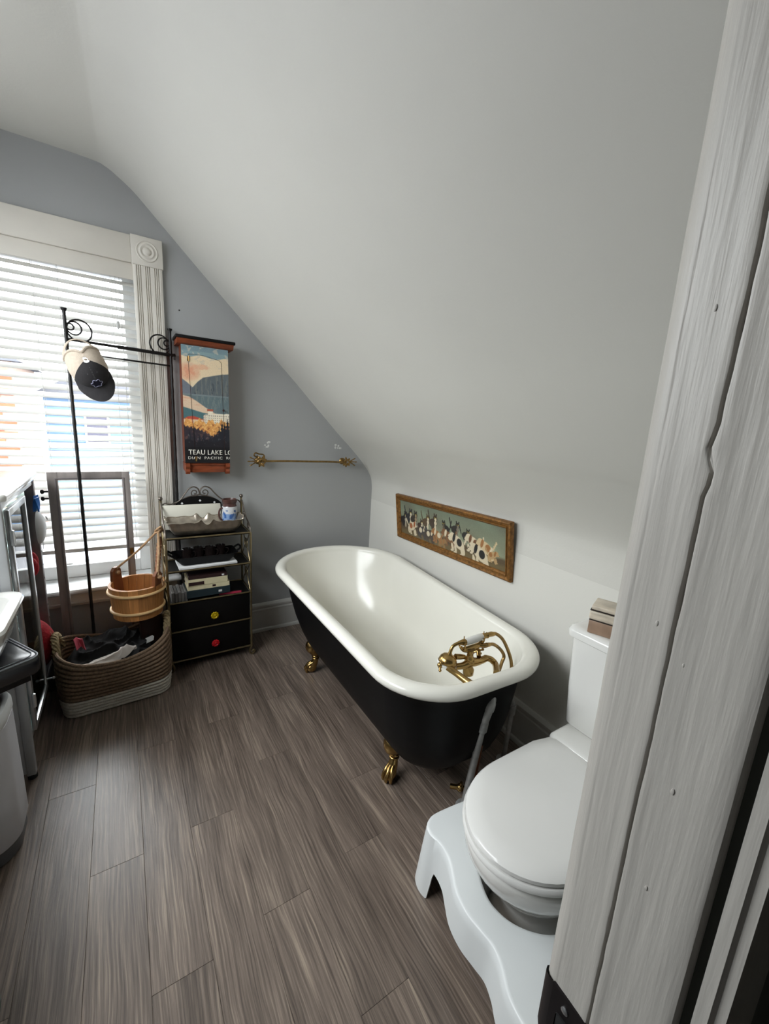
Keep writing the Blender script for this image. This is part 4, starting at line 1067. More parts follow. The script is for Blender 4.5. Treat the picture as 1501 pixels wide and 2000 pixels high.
# ------------------------------------------------------------------ brass towel bar with leafy ends
tbr = thing('towel_bar', 'thin brass towel bar with leafy twig ends on the grey wall', 'towel bar', (1.05, 2.64, 1.19))
bm = NB(); tube(bm, spline([(0.735, 2.605, 1.192), (0.90, 2.605, 1.194), (1.05, 2.605, 1.192), (1.20, 2.605, 1.191), (1.33, 2.605, 1.187)], 4), 0.0065, 10); obj('rail', bm, M['oldbrass'], tbr)
for cx, d in ((0.735, -1), (1.335, 1)):
    bm = NB()
    tube(bm, [(cx, YB, 1.190), (cx, 2.605, 1.191)], [0.012, 0.008], 10); lathe(bm, [(0.024, 0), (0.022, 0.005), (0.012, 0.010)], 16, axisM((cx, YB, 1.190), (0, -1, 0)))
    pts = spline([(cx - .025 * d, 2.600, 1.188), (cx, 2.597, 1.168), (cx + .022 * d, 2.597, 1.188), (cx, 2.597, 1.208), (cx - .020 * d, 2.6, 1.192)], 5); tube(bm, pts, 0.0055, 8)
    for k in range(3):
        a = (-0.5, 0.0, 0.5)[k]; e = Vector((cx + d * (0.075 if k == 1 else 0.062), 2.600, 1.191 + 0.045 * a)); p0 = Vector((cx + d * .022, 2.602, 1.190))
        tube(bm, [p0, (p0 + e) / 2 + Vector((0, -.003, .002)), e], [0.0045, 0.004, 0.002], 7)
        ell(bm, e, 0.011, 0.003, 0.0045, 8, 6, Matrix.Rotation(-a * d, 4, 'Y'))
    bk = obj('bracket', bm, M['oldbrass'], tbr, smooth=50)
    for a in ((0.4, 1.2, 2.0, 2.9, 4.3, 5.2) if d < 0 else (0.8, 1.8, 3.9, 4.6, 5.5)):
        bm = NB(); p = Vector((cx + .022 * math.cos(a), 2.598, 1.190 + .022 * math.sin(a)))
        ell(bm, p, 0.015, 0.003, 0.008, 10, 6, Matrix.Rotation(-a, 4, 'Y')); obj('leaf', bm, M['oldbrass'], bk)
    if d < 0:
        bm = NB(); tube(bm, spline([(cx + .02, 2.598, 1.196), (cx + .015, 2.598, 1.232), (cx - .015, 2.598, 1.238), (cx - .035, 2.598, 1.245), (cx - .045, 2.598, 1.232), (cx - .035, 2.598, 1.222), (cx - .020, 2.598, 1.226)], 5), 0.0045, 7); obj('twig', bm, M['oldbrass'], bk)

# ------------------------------------------------------------------ metal shelf rack with two drawers
rk = thing('shelf_rack', 'tall metal shelf rack with black drawers and scrolled top beside the window', 'shelf', (0.39, 2.5, 0))
XL, XR, YF_, YR_ = 0.165, 0.610, 2.385, 2.605


def spiral(c, r0, r1, a0, a1, plane, n=26):
    out = []
    for k in range(n + 1):
        t = k / n; a = a0 + (a1 - a0) * t; r = r0 + (r1 - r0) * t
        u, v = r * math.cos(a), r * math.sin(a)
        out.append(Vector((c[0] + u, c[1], c[2] + v)) if plane == 'xz' else Vector((c[0], c[1] + u, c[2] + v)))
    return out


for x, y, top_ in ((XL, YF_, .795), (XR, YF_, .795), (XL, YR_, .965), (XR, YR_, .965)):
    s = -1 if x == XL else 1
    bm = NB(); tube(bm, [(x, y, top_), (x, y, 0.06), *spline([(x, y, 0.06), (x - .010 * s, y, .035), (x - .008 * s, y, .016), (x + .006 * s, y, .008), (x + .018 * s, y, .018), (x + .014 * s, y, .030), (x + .004 * s, y, .024)], 4)], 0.0062, 8)
    po = obj('post', bm, M['rackmetal'], rk)
    if top_ > .9:
        bm = NB(); ell(bm, (x, y, .976), 0.012, 0.012, 0.012, 12, 8); obj('finial', bm, M['rackgrey'], po)
for z in (.795, .607, .422, .248, .065):
    bm = NB()
    tube(bm, [(XL, YF_, z), (XR, YF_, z)], 0.0048, 8); tube(bm, [(XL, YR_, z), (XR, YR_, z)], 0.0045, 8); tube(bm, [(XL, YF_, z), (XL, YR_, z)], 0.0045, 8); tube(bm, [(XR, YF_, z), (XR, YR_, z)], 0.0045, 8)
    obj('rail', bm, M['rackmetal'], rk)
for z in (.789, .601, .416):
    bm = NB(); box(bm, XL + .006, XR - .006, YF_ + .005, YR_ - .005, z - .004, z + .004); obj('shelf', bm, M['blackboard'], rk)
bm = NB(); box(bm, XL + .006, XR - .006, YF_ + .022, YR_ - .004, .066, .410, .002); obj('drawer_case', bm, M['blackboard'], rk)
for z0, z1, mk, kz in ((.252, .414, 'yellowknob', .318), (.070, .244, 'redknob', .141)):
    bm = NB(); box(bm, XL + .008, XR - .008, YF_ + .003, YF_ + .021, z0, z1, .003); dr = obj('drawer', bm, M['blackboard'], rk)
    bm = NB(); lathe(bm, [(0.006, -0.002), (0.006, 0.010), (0.017, 0.014), (0.021, 0.019), (0.020, 0.024), (0.014, 0.026), (0.011, 0.023), (0.007, 0.026), (0.003, 0.028)], 20, axisM((.398, YF_ + .003, kz), (0, -1, 0)))
    for k in range(10): ell(bm, (.398 + .0185 * math.cos(k * PI / 5), YF_ - .018, kz + .0185 * math.sin(k * PI / 5)), .0048, .004, .0048, 8, 5)
    kb = obj('knob', bm, M[mk], dr, smooth=60); kb['label'] = 'bright %s flower-shaped knob' % mk[:-4]
for x in (XL, XR):
    bm = NB()
    tube(bm, spline([(x, YR_, .955), (x, YR_ - .03, .945), (x, YR_ - .07, .90), (x, YR_ - .12, .865), (x, YF_ + .05, .845), (x, YF_ + .012, .825), (x, YF_, .797)], 5), 0.0042, 8)
    tube(bm, spiral((x, YR_ - .060, .875), .030, .006, 1.2, 9.0, 'yz'), 0.0028, 6); tube(bm, spiral((x, YF_ + .055, .820), .022, .005, 2.0, -6.0, 'yz'), 0.0028, 6)
    tube(bm, [(x, YR_ - .06, .845), (x, YR_ - .06, .797)], 0.0028, 6)
    obj('side_gallery', bm, M['rackgrey'], rk)
    for z0, z1 in ((.607, .795), (.422, .607)):
        bm = NB(); zm = (z0 + z1) / 2
        tube(bm, spline([(x, YF_ + .02, z1), (x, YF_ + .06, z1 - .05), (x, YF_ + .11, zm), (x, YF_ + .16, z0 + .05), (x, YR_ - .02, z0)], 5), 0.0026, 6)
        tube(bm, spline([(x, YR_ - .02, z1), (x, YF_ + .16, z1 - .05), (x, YF_ + .11, zm), (x, YF_ + .06, z0 + .05), (x, YF_ + .02, z0)], 5), 0.0026, 6)
        tube(bm, spiral((x, YF_ + .11, zm), .030, .030, 0, 2 * PI, 'yz'), 0.0026, 6)
        obj('side_scroll', bm, M['rackmetal'], rk)
bm = NB()
ZG = 0.0
tube(bm, spline([(XL, YR_, .925), (.185, YR_, .948), (.205, YR_, .943), (.225, YR_, .944), (.262, YR_, .960), (.292, YR_, 1.000), (.315, YR_, 1.030), (.340, YR_, 1.040), (.362, YR_, 1.030), (.371, YR_, 1.008)], 6), 0.0040, 8)
tube(bm, spline([(.371, YR_, 1.008), (.382, YR_, 1.030), (.402, YR_, 1.041), (.430, YR_, 1.030), (.455, YR_, 1.000), (.490, YR_, .965), (.525, YR_, .948), (.560, YR_, .945), (.590, YR_, .950), (XR, YR_, .925)], 6), 0.0040, 8)
tube(bm, spiral((.345, YR_, 1.005), .026, .005, 0.1, -8.5, 'xz'), 0.0032, 7); tube(bm, spiral((.400, YR_, 1.006), .026, .005, PI - 0.1, PI + 8.5, 'xz'), 0.0032, 7)
tube(bm, spline([(.235, YR_, .935), (.262, YR_, .955), (.30, YR_, .978), (.365, YR_, .992), (.43, YR_, .978), (.468, YR_, .955), (.492, YR_, .935)], 6), 0.0035, 7)
obj('scroll_gallery', bm, M['rackgrey'], rk)
bm = NB(); arc = [(.365 + .128 * math.cos(PI * k / 20), .925 + .060 * math.sin(PI * k / 20)) for k in range(21)]; prism(bm, [(.493, .80)] + arc + [(.237, .80)], 'y', YR_ - .004, YR_ + .004); ap = obj('arched_panel', bm, M['blackboard'], rk)
for x, z in ((.372, .958), (.275, .945), (.452, .944)):
    bm = NB(); rotbox(bm, (x, YR_ - .005, z), .010, .002, .010, (0, PI / 4, 0)); obj('diamond_inlay', bm, M['paper'], ap)

# things on the rack
bd = NB(); rotbox(bd, (.322, 2.572, .871), .318, .014, .140, (-.10, 0, 0), .003); o = obj('cream_panel', bd, M['cream_board'], loc=(.322, 2.572, .80)); tag(o, 'blank cream white panel standing behind the scalloped tray', 'panel')
tr = thing('scalloped_tray', 'long pewter tray with scalloped beaded rim on top of the metal rack', 'tray', (.378, 2.478, .795))
n = 180


def trayring(hx, hy, z, wave, cx=.376, cyy=2.474):
    base = []
    P = rrect(hx, hy, min(hx, hy) * .45, 10); per = []
    P2 = P + [P[0]]; L_ = [0]
    for a, b_ in zip(P2[:-1], P2[1:]): L_.append(L_[-1] + math.hypot(b_[0] - a[0], b_[1] - a[1]))
    for k in range(n):
        s = L_[-1] * k / n; j = max(i for i in range(len(L_) - 1) if L_[i] <= s); t = (s - L_[j]) / max(1e-9, L_[j + 1] - L_[j])
        x = P2[j][0] + (P2[j + 1][0] - P2[j][0]) * t; y = P2[j][1] + (P2[j + 1][1] - P2[j][1]) * t
        dz_ = 0
        if wave:
            if abs(y) > hy * .8:
                q = abs(x)
                dz_ = .004 * abs(math.sin(x * 46)) + .013 * math.exp(-((q - .032) / .010) ** 2) - .014 * math.exp(-(x / .020) ** 2)
            else: dz_ = .006 * abs(math.sin(y * 40)) + .012
            dz_ *= wave
        base.append(Vector((cx + x, cyy + y, z + dz_)))
    return base


bm = NB()
loft(bm, [trayring(.150, .052, .799, 0), trayring(.162, .062, .803, 0), trayring(.185, .078, .835, 0), trayring(.200, .086, .868, 1), trayring(.206, .089, .872, 1), trayring(.198, .083, .869, 1), trayring(.180, .074, .838, 0), trayring(.158, .058, .809, 0), trayring(.130, .040, .807, 0)], True, True, True)
obj('tray_dish', bm, M['silver'], tr, smooth=60)
bm = NB()
for p in trayring(.204, .088, .873, 1): ell(bm, p, .0028, .0028, .0028, 6, 4)
o = obj('beaded_rim', bm, M['silver'], tr); o['kind'] = 'stuff'
sn = thing('beer_stein', 'blue and white ceramic stein with brown rim at right end of the rack top', 'mug', (.530, 2.555, .795))


def stein_col(u, v):
    img = np.empty((len(u), 3)); img[:] = (205, 206, 208)
    b1 = (np.sin(u * 47 + 3 * np.sin(v * 9)) + np.sin(v * 21 + 4 * np.sin(u * 19))) > 0.25
    reg = (v > .12) & (v < .74) & (np.abs(((u - .70 + .5) % 1) - .5) < .16); img[b1 & reg] = (60, 98, 158); img[(~b1) & reg & (v > .2) & (v < .6)] = (128, 156, 196)
    img[v > .86] = (84, 58, 54); img[v < .05] = (120, 120, 126); return img


sr = lambda v: .040 + .0065 * np.sin(np.clip(v, 0, 1) * PI) - .003 * (v > .86)
SC = (.530, 2.555)
grid_obj('stein_body', 64, 40, lambda u, v: (SC[0] + sr(v) * np.cos(2 * PI * u), SC[1] + sr(v) * np.sin(2 * PI * u), .796 + .150 * v), stein_col, M['steinprint'], sn)
bm = NB(); lathe(bm, [(.036, .944), (.0405, .946), (.0425, .952), (.0425, .966), (.038, .969), (.035, .962), (.034, .83)], 28, Matrix.Translation((SC[0], SC[1], 0)), False, True); obj('brown_rim', bm, M['steinbrown'], sn, smooth=50)
bm = NB(); tube(bm, spline([(.494, 2.548, .915), (.474, 2.544, .912), (.466, 2.543, .885), (.472, 2.544, .855), (.492, 2.548, .835)], 5), .0055, 8); obj('handle', bm, M['steinbrown'], sn)
# middle shelf
ps = NB(); rotbox(ps, (.378, 2.475, .6165), .310, .165, .012, (0, 0, .02), .001)
o = obj('paper_stack', ps, M['paper'], loc=(.378, 2.475, .611)); tag(o, 'flat stack of white papers under the black tray', 'paper')
dt = thing('black_tray', 'black oblong tray holding dark cups on the middle shelf of the rack', 'tray', (.37, 2.475, .623))
TR_ = lambda hx, hy, z: [Vector((.372 + x, 2.478 + y, z)) for x, y in rrect(hx, hy, .02, 5)]
bm = NB(); loft(bm, [TR_(.120, .055, .6235), TR_(.130, .062, .626), TR_(.168, .080, .672), TR_(.172, .083, .675), TR_(.165, .078, .674), TR_(.128, .058, .632), TR_(.10, .04, .631)], True, True, True); obj('tray_dish', bm, M['blackpaint'], dt, smooth=50)
for s in (-1, 1):
    bm = NB(); tube(bm, spline([(.372 + s * .166, 2.44, .672), (.372 + s * .192, 2.445, .690), (.372 + s * .196, 2.478, .694), (.372 + s * .192, 2.511, .690), (.372 + s * .166, 2.516, .672)], 5), .006, 8); obj('handle', bm, M['blackpaint'], dt)
places = ('at the left end', 'second from the left', 'third from the left', 'at the right end')
for i, x in enumerate((.278, .338, .398, .458)):
    cx, cyy = x, 2.478 + (.008 if i % 2 else -.006)
    bm = NB(); lathe(bm, [(.019, .632), (.024, .636), (.027, .665), (.0265, .700), (.0285, .706), (.0265, .708), (.0235, .700), (.022, .66), (.012, .645)], 20, Matrix.Translation((cx, cyy, 0)))
    cu_ = thing('cup', 'dark brown glazed cup in the black tray, %s' % places[i], 'cup', (cx, cyy, .632), 'dark cups in the black tray'); obj('cup_body', bm, M['darkcup'], cu_, smooth=50)
    bm = NB(); tube(bm, spline([(cx + .025, cyy - .006, .690), (cx + .040, cyy - .012, .686), (cx + .042, cyy - .013, .668), (cx + .026, cyy - .006, .652)], 4), .0035, 7); obj('handle', bm, M['darkcup'], cu_)


def book(x, y, z, sx, sy, sz, rz, mc, label, spine=None, group='books on the lower rack shelf'):
    t_ = thing('book', label, 'book', (x, y, z), group)
    Mx = Matrix.Translation((x, y, z)) @ Matrix.Rotation(rz, 4, 'Z')
    bm = NB(); c = .0022
    box(bm, -sx / 2, sx / 2, -sy / 2, sy / 2, 0, c, M=Mx); box(bm, -sx / 2, sx / 2, -sy / 2, sy / 2, sz - c, sz, M=Mx); box(bm, -sx / 2, sx / 2, -sy / 2 - .001, -sy / 2 + c, 0, sz, .0008, 1, M=Mx)
    obj('cover', bm, M[mc], t_, smooth=0)
    bm = NB(); box(bm, -sx / 2 + .003, sx / 2 - .003, -sy / 2 + .002, sy / 2 - .003, c, sz - c, M=Mx); obj('pages', bm, M['page'], t_, smooth=0)
    if spine:
        bm = NB(); box(bm, -sx / 2 + spine[0] * sx, -sx / 2 + spine[1] * sx, -sy / 2 - .0018, -sy / 2 - .0008, sz * spine[2], sz * spine[3], M=Mx); obj('spine_label', bm, M[spine[4]], t_, smooth=0)


zb = .4205
book(.470, 2.490, zb, .20, .165, .016, -.10, 'blackboard', 'dark book with pinkish edge lying under the right of the book stack', (0.35, .97, .1, .9, 'magenta'))
book(.372, 2.468, zb + .0165, .235, .15, .042, .03, 'teal', 'thick dark teal hardback at the bottom of the book stack', (.72, .80, .3, .6, 'paper'))
book(.376, 2.468, zb + .059, .225, .14, .026, .00, 'cream', 'thin cream book with brown spot lying above the teal hardback', (.58, .66, .3, .75, 'brownlabel'))
book(.370, 2.466, zb + .0855, .215, .14, .036, .02, 'cream', 'thick cream book with dark brown spine label in the book stack', (.02, .40, .08, .62, 'brownlabel'))
book(.374, 2.470, zb + .122, .205, .14, .020, -.02, 'brownlabel', 'dark brown book on top of the stack', (.86, .92, .25, .7, 'paper'))
for i in range(5):
    o = NB(); box(o, .182 + i * .0165, .182 + i * .0165 + .0145, YF_ + .015, YF_ + .145, zb, zb + .058 - .006 * (i % 2), .001, 1)
    o = obj('slim_case', o, M['greycase'], loc=(.189 + i * .0165, 2.46, zb)); tag(o, 'slim grey case standing on edge left of the book stack, %s' % ('outermost by the rack post', 'second from the rack post', 'middle one of five', 'second from the books', 'touching the books')[i], 'case', 'slim cases on the lower rack shelf')

# ------------------------------------------------------------------ black iron garment stand
gs = thing('garment_stand', 'black wrought iron clothes stand in front of the window with ringed scroll corners', 'clothes stand', (0.03, 2.58, 0))
GL, GR = (-0.189, 2.525), (0.255, 2.635)
LP = lambda t, z: Vector((GL[0] + (GR[0] - GL[0]) * t, GL[1] + (GR[1] - GL[1]) * t, z))
for t, s in ((0, 1), (1, -1)):
    bm = NB()
    pts = []
    for k in range(60):
        z = 0.012 + (1.892 - 0.012) * k / 59; pts.append(LP(t, z))
    tube(bm, pts, [0.0070 + 0.0012 * (k % 2) for k in range(60)], 8)
    lathe(bm, [(0.006, -0.012), (0.012, -0.002), (0.0125, 0.004), (0.004, 0.006)], 10, Matrix.Translation(LP(t, 1.896)))
    po = obj('upright', bm, M['iron'], gs)
    bm = NB(); c = LP(t, 1.822); d = (LP(1, 0) - LP(0, 0)).normalized() * s
    for r in (0.049, 0.029, 0.014):
        tube(bm, [c + d * (r - r * math.cos(a) + .004) + Vector((0, 0, r * math.sin(a) - (.012 if r > .04 else .004 * (r > .02)))) for a in [2 * PI * k / 28 for k in range(28)]], 0.0038, 6, closed=True)
    obj('ring_scroll', bm, M['iron'], gs)
    bm = NB(); p = LP(t, .012)
    if t == 0: tube(bm, [p + Vector((0, -.012, 0)), p + Vector((0, .020, 0))], .007, 8)
    else: tube(bm, [p + Vector((0, -.010, 0)), p + Vector((0, .012, 0))], .007, 8)
    obj('foot', bm, M['iron'], gs)
bm = NB(); tube(bm, [LP(0, 1.765), LP(.5, 1.765)], .0066, 8); tube(bm, [LP(.45, 1.765), LP(1.0, 1.765)], .0088, 8); obj('top_bar', bm, M['iron'], gs)
bm = NB(); tube(bm, [LP(0, 1.708), LP(.55, 1.708)], .0030, 8); tube(bm, spline([LP(.5, 1.708), LP(.95, 1.708), LP(.985, 1.706), LP(1.0, 1.69)], 4), .0045, 8); obj('lower_bar', bm, M['iron'], gs)
bm = NB(); p = LP(1, 1.765); tube(bm, [p, p + Vector((.022, .004, .003))], .008, 8); tube(bm, [p + Vector((.018, .003, .002)), p + Vector((.018, .003, -.022))], .0042, 8); obj('thumb_screw', bm, M['iron'], gs)

# ------------------------------------------------------------------ baseball cap hanging by its strap
CC = Vector((-0.112, 2.445, 1.640))
fx = Vector((0.36, -0.30, -0.88)).normalized()              # towards the visor
up = Vector((-0.05, -1.0, 0.36)); up = (up - fx * up.dot(fx)).normalized()
sd = up.cross(fx).normalized()
cp = thing('baseball_cap', 'black and cream mesh-back baseball cap hanging on the iron stand', 'cap', tuple(CC))
cpt = lambda x, y, z: CC + fx * (x if x > 0 else x * 1.38) + sd * y + up * z
CA, CB, CH = 0.098, 0.078, 0.088


def dome(bm, a0, a1, e0, e1, nu=20, nv=10, k=1.0, hole=None):
    rows = []
    for j in range(nv + 1):
        e = e0 + (e1 - e0) * j / nv
        rows.append([bm.verts.new(cpt(CA * k * math.cos(e) ** .85 * math.cos(a), CB * k * math.cos(e) ** .85 * math.sin(a), CH * k * math.sin(e))) for a in [a0 + (a1 - a0) * i / nu for i in range(nu + 1)]])
    for j in range(nv):
        for i in range(nu):
            a = a0 + (a1 - a0) * (i + .5) / nu; e = e0 + (e1 - e0) * (j + .5) / nv
            if hole and hole(a, e): continue
            bm.faces.new((rows[j][i], rows[j][i + 1], rows[j + 1][i + 1], rows[j + 1][i]))


bm = NB(); dome(bm, -1.12, 1.12, 0, 1.45, 24, 12); solid(bm, .002); obj('front_panel', bm, M['capblack'], cp)
bm = NB(); dome(bm, 1.12, 2 * PI - 1.12, 0, 1.5, 36, 14, hole=lambda a, e: abs(a - PI) < 1.12 and .02 < e < 1.34 * math.sqrt(max(0, 1 - ((a - PI) / 1.12) ** 2)))
solid(bm, .002); obj('mesh_back', bm, M['capmesh'], cp)
bm = NB()
tube(bm, [cpt(CA * math.cos(a) * 1.0, CB * math.sin(a), .004) for a in [1.95 + (2 * PI - 3.9) * k / 16 for k in range(17)]], .010, 8, sy=.35); tube(bm, [cpt(CA * math.cos(e) ** .85 * math.cos(a), CB * math.cos(e) ** .85 * math.sin(a), CH * math.sin(e)) for a, e in [(PI + 1.14 * math.cos(t), 1.36 * math.sin(t)) for t in [PI * k / 20 for k in range(21)]]], .0065, 8)
obj('strap', bm, M['capmesh'], cp)
bm = NB(); ell(bm, cpt(0, 0, CH), .008, .008, .005, 10, 6); obj('button', bm, M['capmesh'], cp)
bm = NB(); rows = []
for j in range(9):
    t = j / 8; row = []
    for i in range(21):
        a = -1.16 + 2.32 * i / 20; bx, by = CA * math.cos(a), CB * math.sin(a); ext = .068 * (max(0, math.cos(a * .98))) ** .55
        row.append((bx + ext * t, by * (1 + .02 * t), .004 - .010 * t - .16 * (by * by) / .08 * t * .6))
    rows.append([cpt(*p) for p in row])
loft(bm, rows, closed=False); solid(bm, .003); obj('visor', bm, M['capblack'], cp)
onf = lambda a, e, k=1.02: cpt(CA * k * math.cos(e) ** .85 * math.cos(a), CB * k * math.cos(e) ** .85 * math.sin(a), CH * k * math.sin(e))
bm = NB(); pts = []
for k in range(48):
    t = 2 * PI * k / 48; r = 1 + .16 * math.cos(6 * t); pts.append(onf(.27 * r * math.cos(t), .42 + .22 * r * math.sin(t), 1.055))
tube(bm, pts, .0016, 5, closed=True); em = obj('emblem', bm, M['emblem'], cp); em['label'] = 'scalloped outline emblem with dark navy centre'
bm = NB(); cvt = bm.verts.new(onf(0, .42, 1.05)); rim = [bm.verts.new(onf(.26 * (1 + .16 * math.cos(6 * t)) * math.cos(t), .42 + .20 * (1 + .16 * math.cos(6 * t)) * math.sin(t), 1.045)) for t in [2 * PI * k / 36 for k in range(36)]]
for k in range(36): bm.faces.new((cvt, rim[k], rim[(k + 1) % 36]))
obj('emblem_field', bm, M['navy'], em)
bm = NB()
for a in (-.03, .03): tube(bm, [onf(a, e, 1.012) for e in [.66 + .78 * k / 8 for k in range(9)]], .0011, 4)
for a in (-.55, .55): ell(bm, onf(a * .7, .95, 1.005), .0026, .0026, .0026, 8, 5)
obj('seam_stitching', bm, M['stitch'], cp)

# ------------------------------------------------------------------ old window screen frame leaning at the sill
sc_ = thing('window_screen', 'weathered grey wooden screen frame standing in front of the window sill', 'frame', (-0.152, 2.575, 0))
SX0, SX1, SY0, SY1, SZ = -0.322, 0.024, 2.562, 2.584, 1.137
for x0, x1, z0, z1, nm in ((SX0, SX0 + .042, 0, SZ, 'stile'), (SX1 - .036, SX1, 0, SZ, 'stile'), (SX0 + .042, SX1 - .036, SZ - .040, SZ, 'rail'), (SX0 + .042, SX1 - .036, 0, .06, 'rail')):
    bm = NB(); box(bm, x0, x1, SY0, SY1, z0, z1, .002); obj(nm, bm, M['screenwood'], sc_)
bm = NB()
for x0, x1, z0, z1 in ((SX0 + .030, SX0 + .036, .05, SZ - .03), (SX1 - .032, SX1 - .026, .05, SZ - .03), (SX0 + .036, SX1 - .032, SZ - .034, SZ - .028)): box(bm, x0, x1, SY0 - .003, SY0, z0, z1, .001)
obj('bead', bm, M['darkpost'], sc_)
for z in (1.040, 1.005):
    bm = NB(); tube(bm, [(SX0 + .004, 2.573, z), (SX0 - .022, 2.573, z)], .005, 8); ell(bm, (SX0 - .024, 2.573, z), .009, .009, .012, 10, 6); obj('latch_knob', bm, M['iron'], sc_)
bm = NB(); rotbox(bm, (SX1 - .014, SY0 - .003, .70), .016, .006, .035, bev=.002); tube(bm, [(SX1 - .01, SY0 - .006, .69), (SX1 + .006, SY0 - .010, .69), (SX1 + .007, SY0 - .010, .655)], .0022, 6); obj('catch', bm, M['oldbrass'], sc_)

# ------------------------------------------------------------------ wooden bucket hung by its rope from the rack
BC = Vector((0.022, 2.345, 0))
bk = thing('wooden_bucket', 'pine stave bucket with rope handle hanging from the metal rack', 'bucket', (BC.x, BC.y, .415))
BZ0, BZ1, BR0, BR1 = .425, .592, .112, .126
NS = 18
stm = None
for k in range(NS):
    a = 2 * PI * k / NS
    ear = k in (5, 14) if False else False
    if stm is None:
        b = NB(); da = PI / NS - .004; rows = []
        for z, r in ((0, BR0), (BZ1 - BZ0, BR1)):
            rows.append([(r * math.cos(t), r * math.sin(t), z) for t in (-da, 0, da)] + [((r - .013) * math.cos(t), (r - .013) * math.sin(t), z) for t in (da, 0, -da)])
        loft(b, rows, True, True, True); bmesh.ops.recalc_face_normals(b, faces=b.faces)
        stm = bpy.data.meshes.new('stave'); b.to_mesh(stm); b.free(); stm.materials.append(M['pine'])
    inst('stave', stm, bk, (BC.x, BC.y, BZ0), a)
bm = NB(); lathe(bm, [(.002, BZ0 + .012), (BR0 - .010, BZ0 + .012), (BR0 - .010, BZ0 + .022), (.002, BZ0 + .022)], 32, Matrix.Translation((BC.x, BC.y, 0))); obj('bucket_bottom', bm, M['pine'], bk, smooth=0)
for z, r in ((.560, .1238), (.464, .1155)):
    bm = NB(); tube(bm, [(BC.x + (r + .003) * math.cos(2 * PI * k / 40), BC.y + (r + .003) * math.sin(2 * PI * k / 40), z) for k in range(40)], .0075, 8, closed=True, sy=1.0); obj('hoop', bm, M['pinelight'], bk)
EA = math.radians(140)
ears = []
for s in (0, PI):
    a = EA + s; d = Vector((math.cos(a), math.sin(a), 0)); t_ = Vector((-math.sin(a), math.cos(a), 0)); c = BC + d * (BR1 - .008)
    bm = NB(); rings = []
    for off in (-.009, .007):
        P = [(-.027, .50), (-.030, .60), (-.026, .645), (-.012, .662), (.012, .662), (.026, .645), (.030, .60), (.027, .50)]
        rings.append([c + d * (off - .012 * (1 if z < .55 else 0)) + t_ * w + Vector((0, 0, z)) for w, z in P])
    loft(bm, rings, True, True, True); obj('ear', bm, M['ladlewood'], bk, smooth=30)
    ears.append(c + Vector((0, 0, .640)))
KN = Vector((.137, 2.440, .836))
bm = NB(); tube(bm, spline([ears[0] + Vector((.012, -.01, -.004)), ears[0] + Vector((.004, .0, .010)), ears[0] * .5 + KN * .5 + Vector((0, 0, -.006)), KN], 6), .0058, 8)
tube(bm, spline([KN, KN * .5 + ears[1] * .5 + Vector((.004, 0, 0)), ears[1] + Vector((.002, 0, .02)), ears[1] + Vector((.010, -.006, -.005))], 6), .0062, 8)
for k in range(3): tube(bm, [KN + Vector((.014 * math.cos(t), .010 * math.sin(t) * (1 if k else -1), .006 * (k - 1) + .012 * math.sin(t + k))) for t in [2 * PI * q / 14 for q in range(14)]], .0055, 7, closed=True)
for e in ears: ell(bm, e + Vector((.010, -.008, -.006)), .013, .012, .011, 10, 6)
for k in range(10): p = ears[1] + Vector((.018, -.01, -.012)); tube(bm, [p, p + Vector((random.uniform(.0, .03), random.uniform(-.02, .01), random.uniform(-.04, .0)))], .0012, 4)
tube(bm, spline([KN + Vector((.006, .0, 0)), Vector((.160, 2.445, .842)), Vector((.168, 2.46, .835)), Vector((.160, 2.47, .828)), KN + Vector((0, .006, 0))], 4), .005, 7)
ro = obj('rope_handle', bm, M['rope'], bk)
lad = thing('wooden_ladle', 'brown wooden ladle with rope-wrapped handle standing in the pine bucket', 'ladle', (.09, 2.37, .44))
bm = NB(); tube(bm, spline([(.142, 2.438, .800), (.140, 2.434, .77), (.128, 2.418, .68), (.112, 2.395, .56), (.098, 2.372, .462)], 5), [.007, .0115, .0125, .0125, .013, .012], 10); obj('ladle_handle', bm, M['ladlewood'], lad)
bm = NB(); lathe(bm, [(.012, .438), (.030, .442), (.034, .470), (.030, .471), (.026, .448), (.01, .446)], 18, Matrix.Translation((.075, 2.352, 0))); obj('ladle_bowl', bm, M['ladlewood'], lad)
bm = NB(); pts = []
for k in range(60): t = k / 59; p = Vector((.140 - .020 * t, 2.434 - .026 * t, .77 - .16 * t)); pts.append(p + Vector((.0135 * math.cos(k * .9), .0135 * math.sin(k * .9), 0)))
tube(bm, pts, .0022, 5); obj('rope_wrap', bm, M['rope'], lad)

# ------------------------------------------------------------------ woven laundry basket with clothes
lb = thing('laundry_basket', 'oval seagrass laundry basket with white lower band full of dark clothes', 'basket', (-0.09, 2.345, 0))


def bring(z0, hx, hy, r, sag, n=96, cx=-0.090, cyy=2.345, wob=0):
    P = rrect(hx, hy, r, 8); P2 = P + [P[0]]; L_ = [0]
    for a, b_ in zip(P2[:-1], P2[1:]): L_.append(L_[-1] + math.hypot(b_[0] - a[0], b_[1] - a[1]))
    out = []; j = 0
    for k in range(n):
        s = L_[-1] * k / n
        while L_[j + 1] < s: j += 1
        t = (s - L_[j]) / max(1e-9, L_[j + 1] - L_[j]); x = P2[j][0] + (P2[j + 1][0] - P2[j][0]) * t; y = P2[j][1] + (P2[j + 1][1] - P2[j][1]) * t
        ca, sa = math.cos(.05), math.sin(.05); zz = z0 * (1 + sag * ((x / hx) ** 2 * .22 + (.10 if x > 0 else 0) * abs(x / hx) ** 1.5 - .02))
        w = 1 + wob * noise.noise(Vector((x * 9, y * 9, z0 * 20)))
        out.append(Vector((cx + (ca * x - sa * y) * w, cyy + (sa * x + ca * y) * w, zz)))
    return out


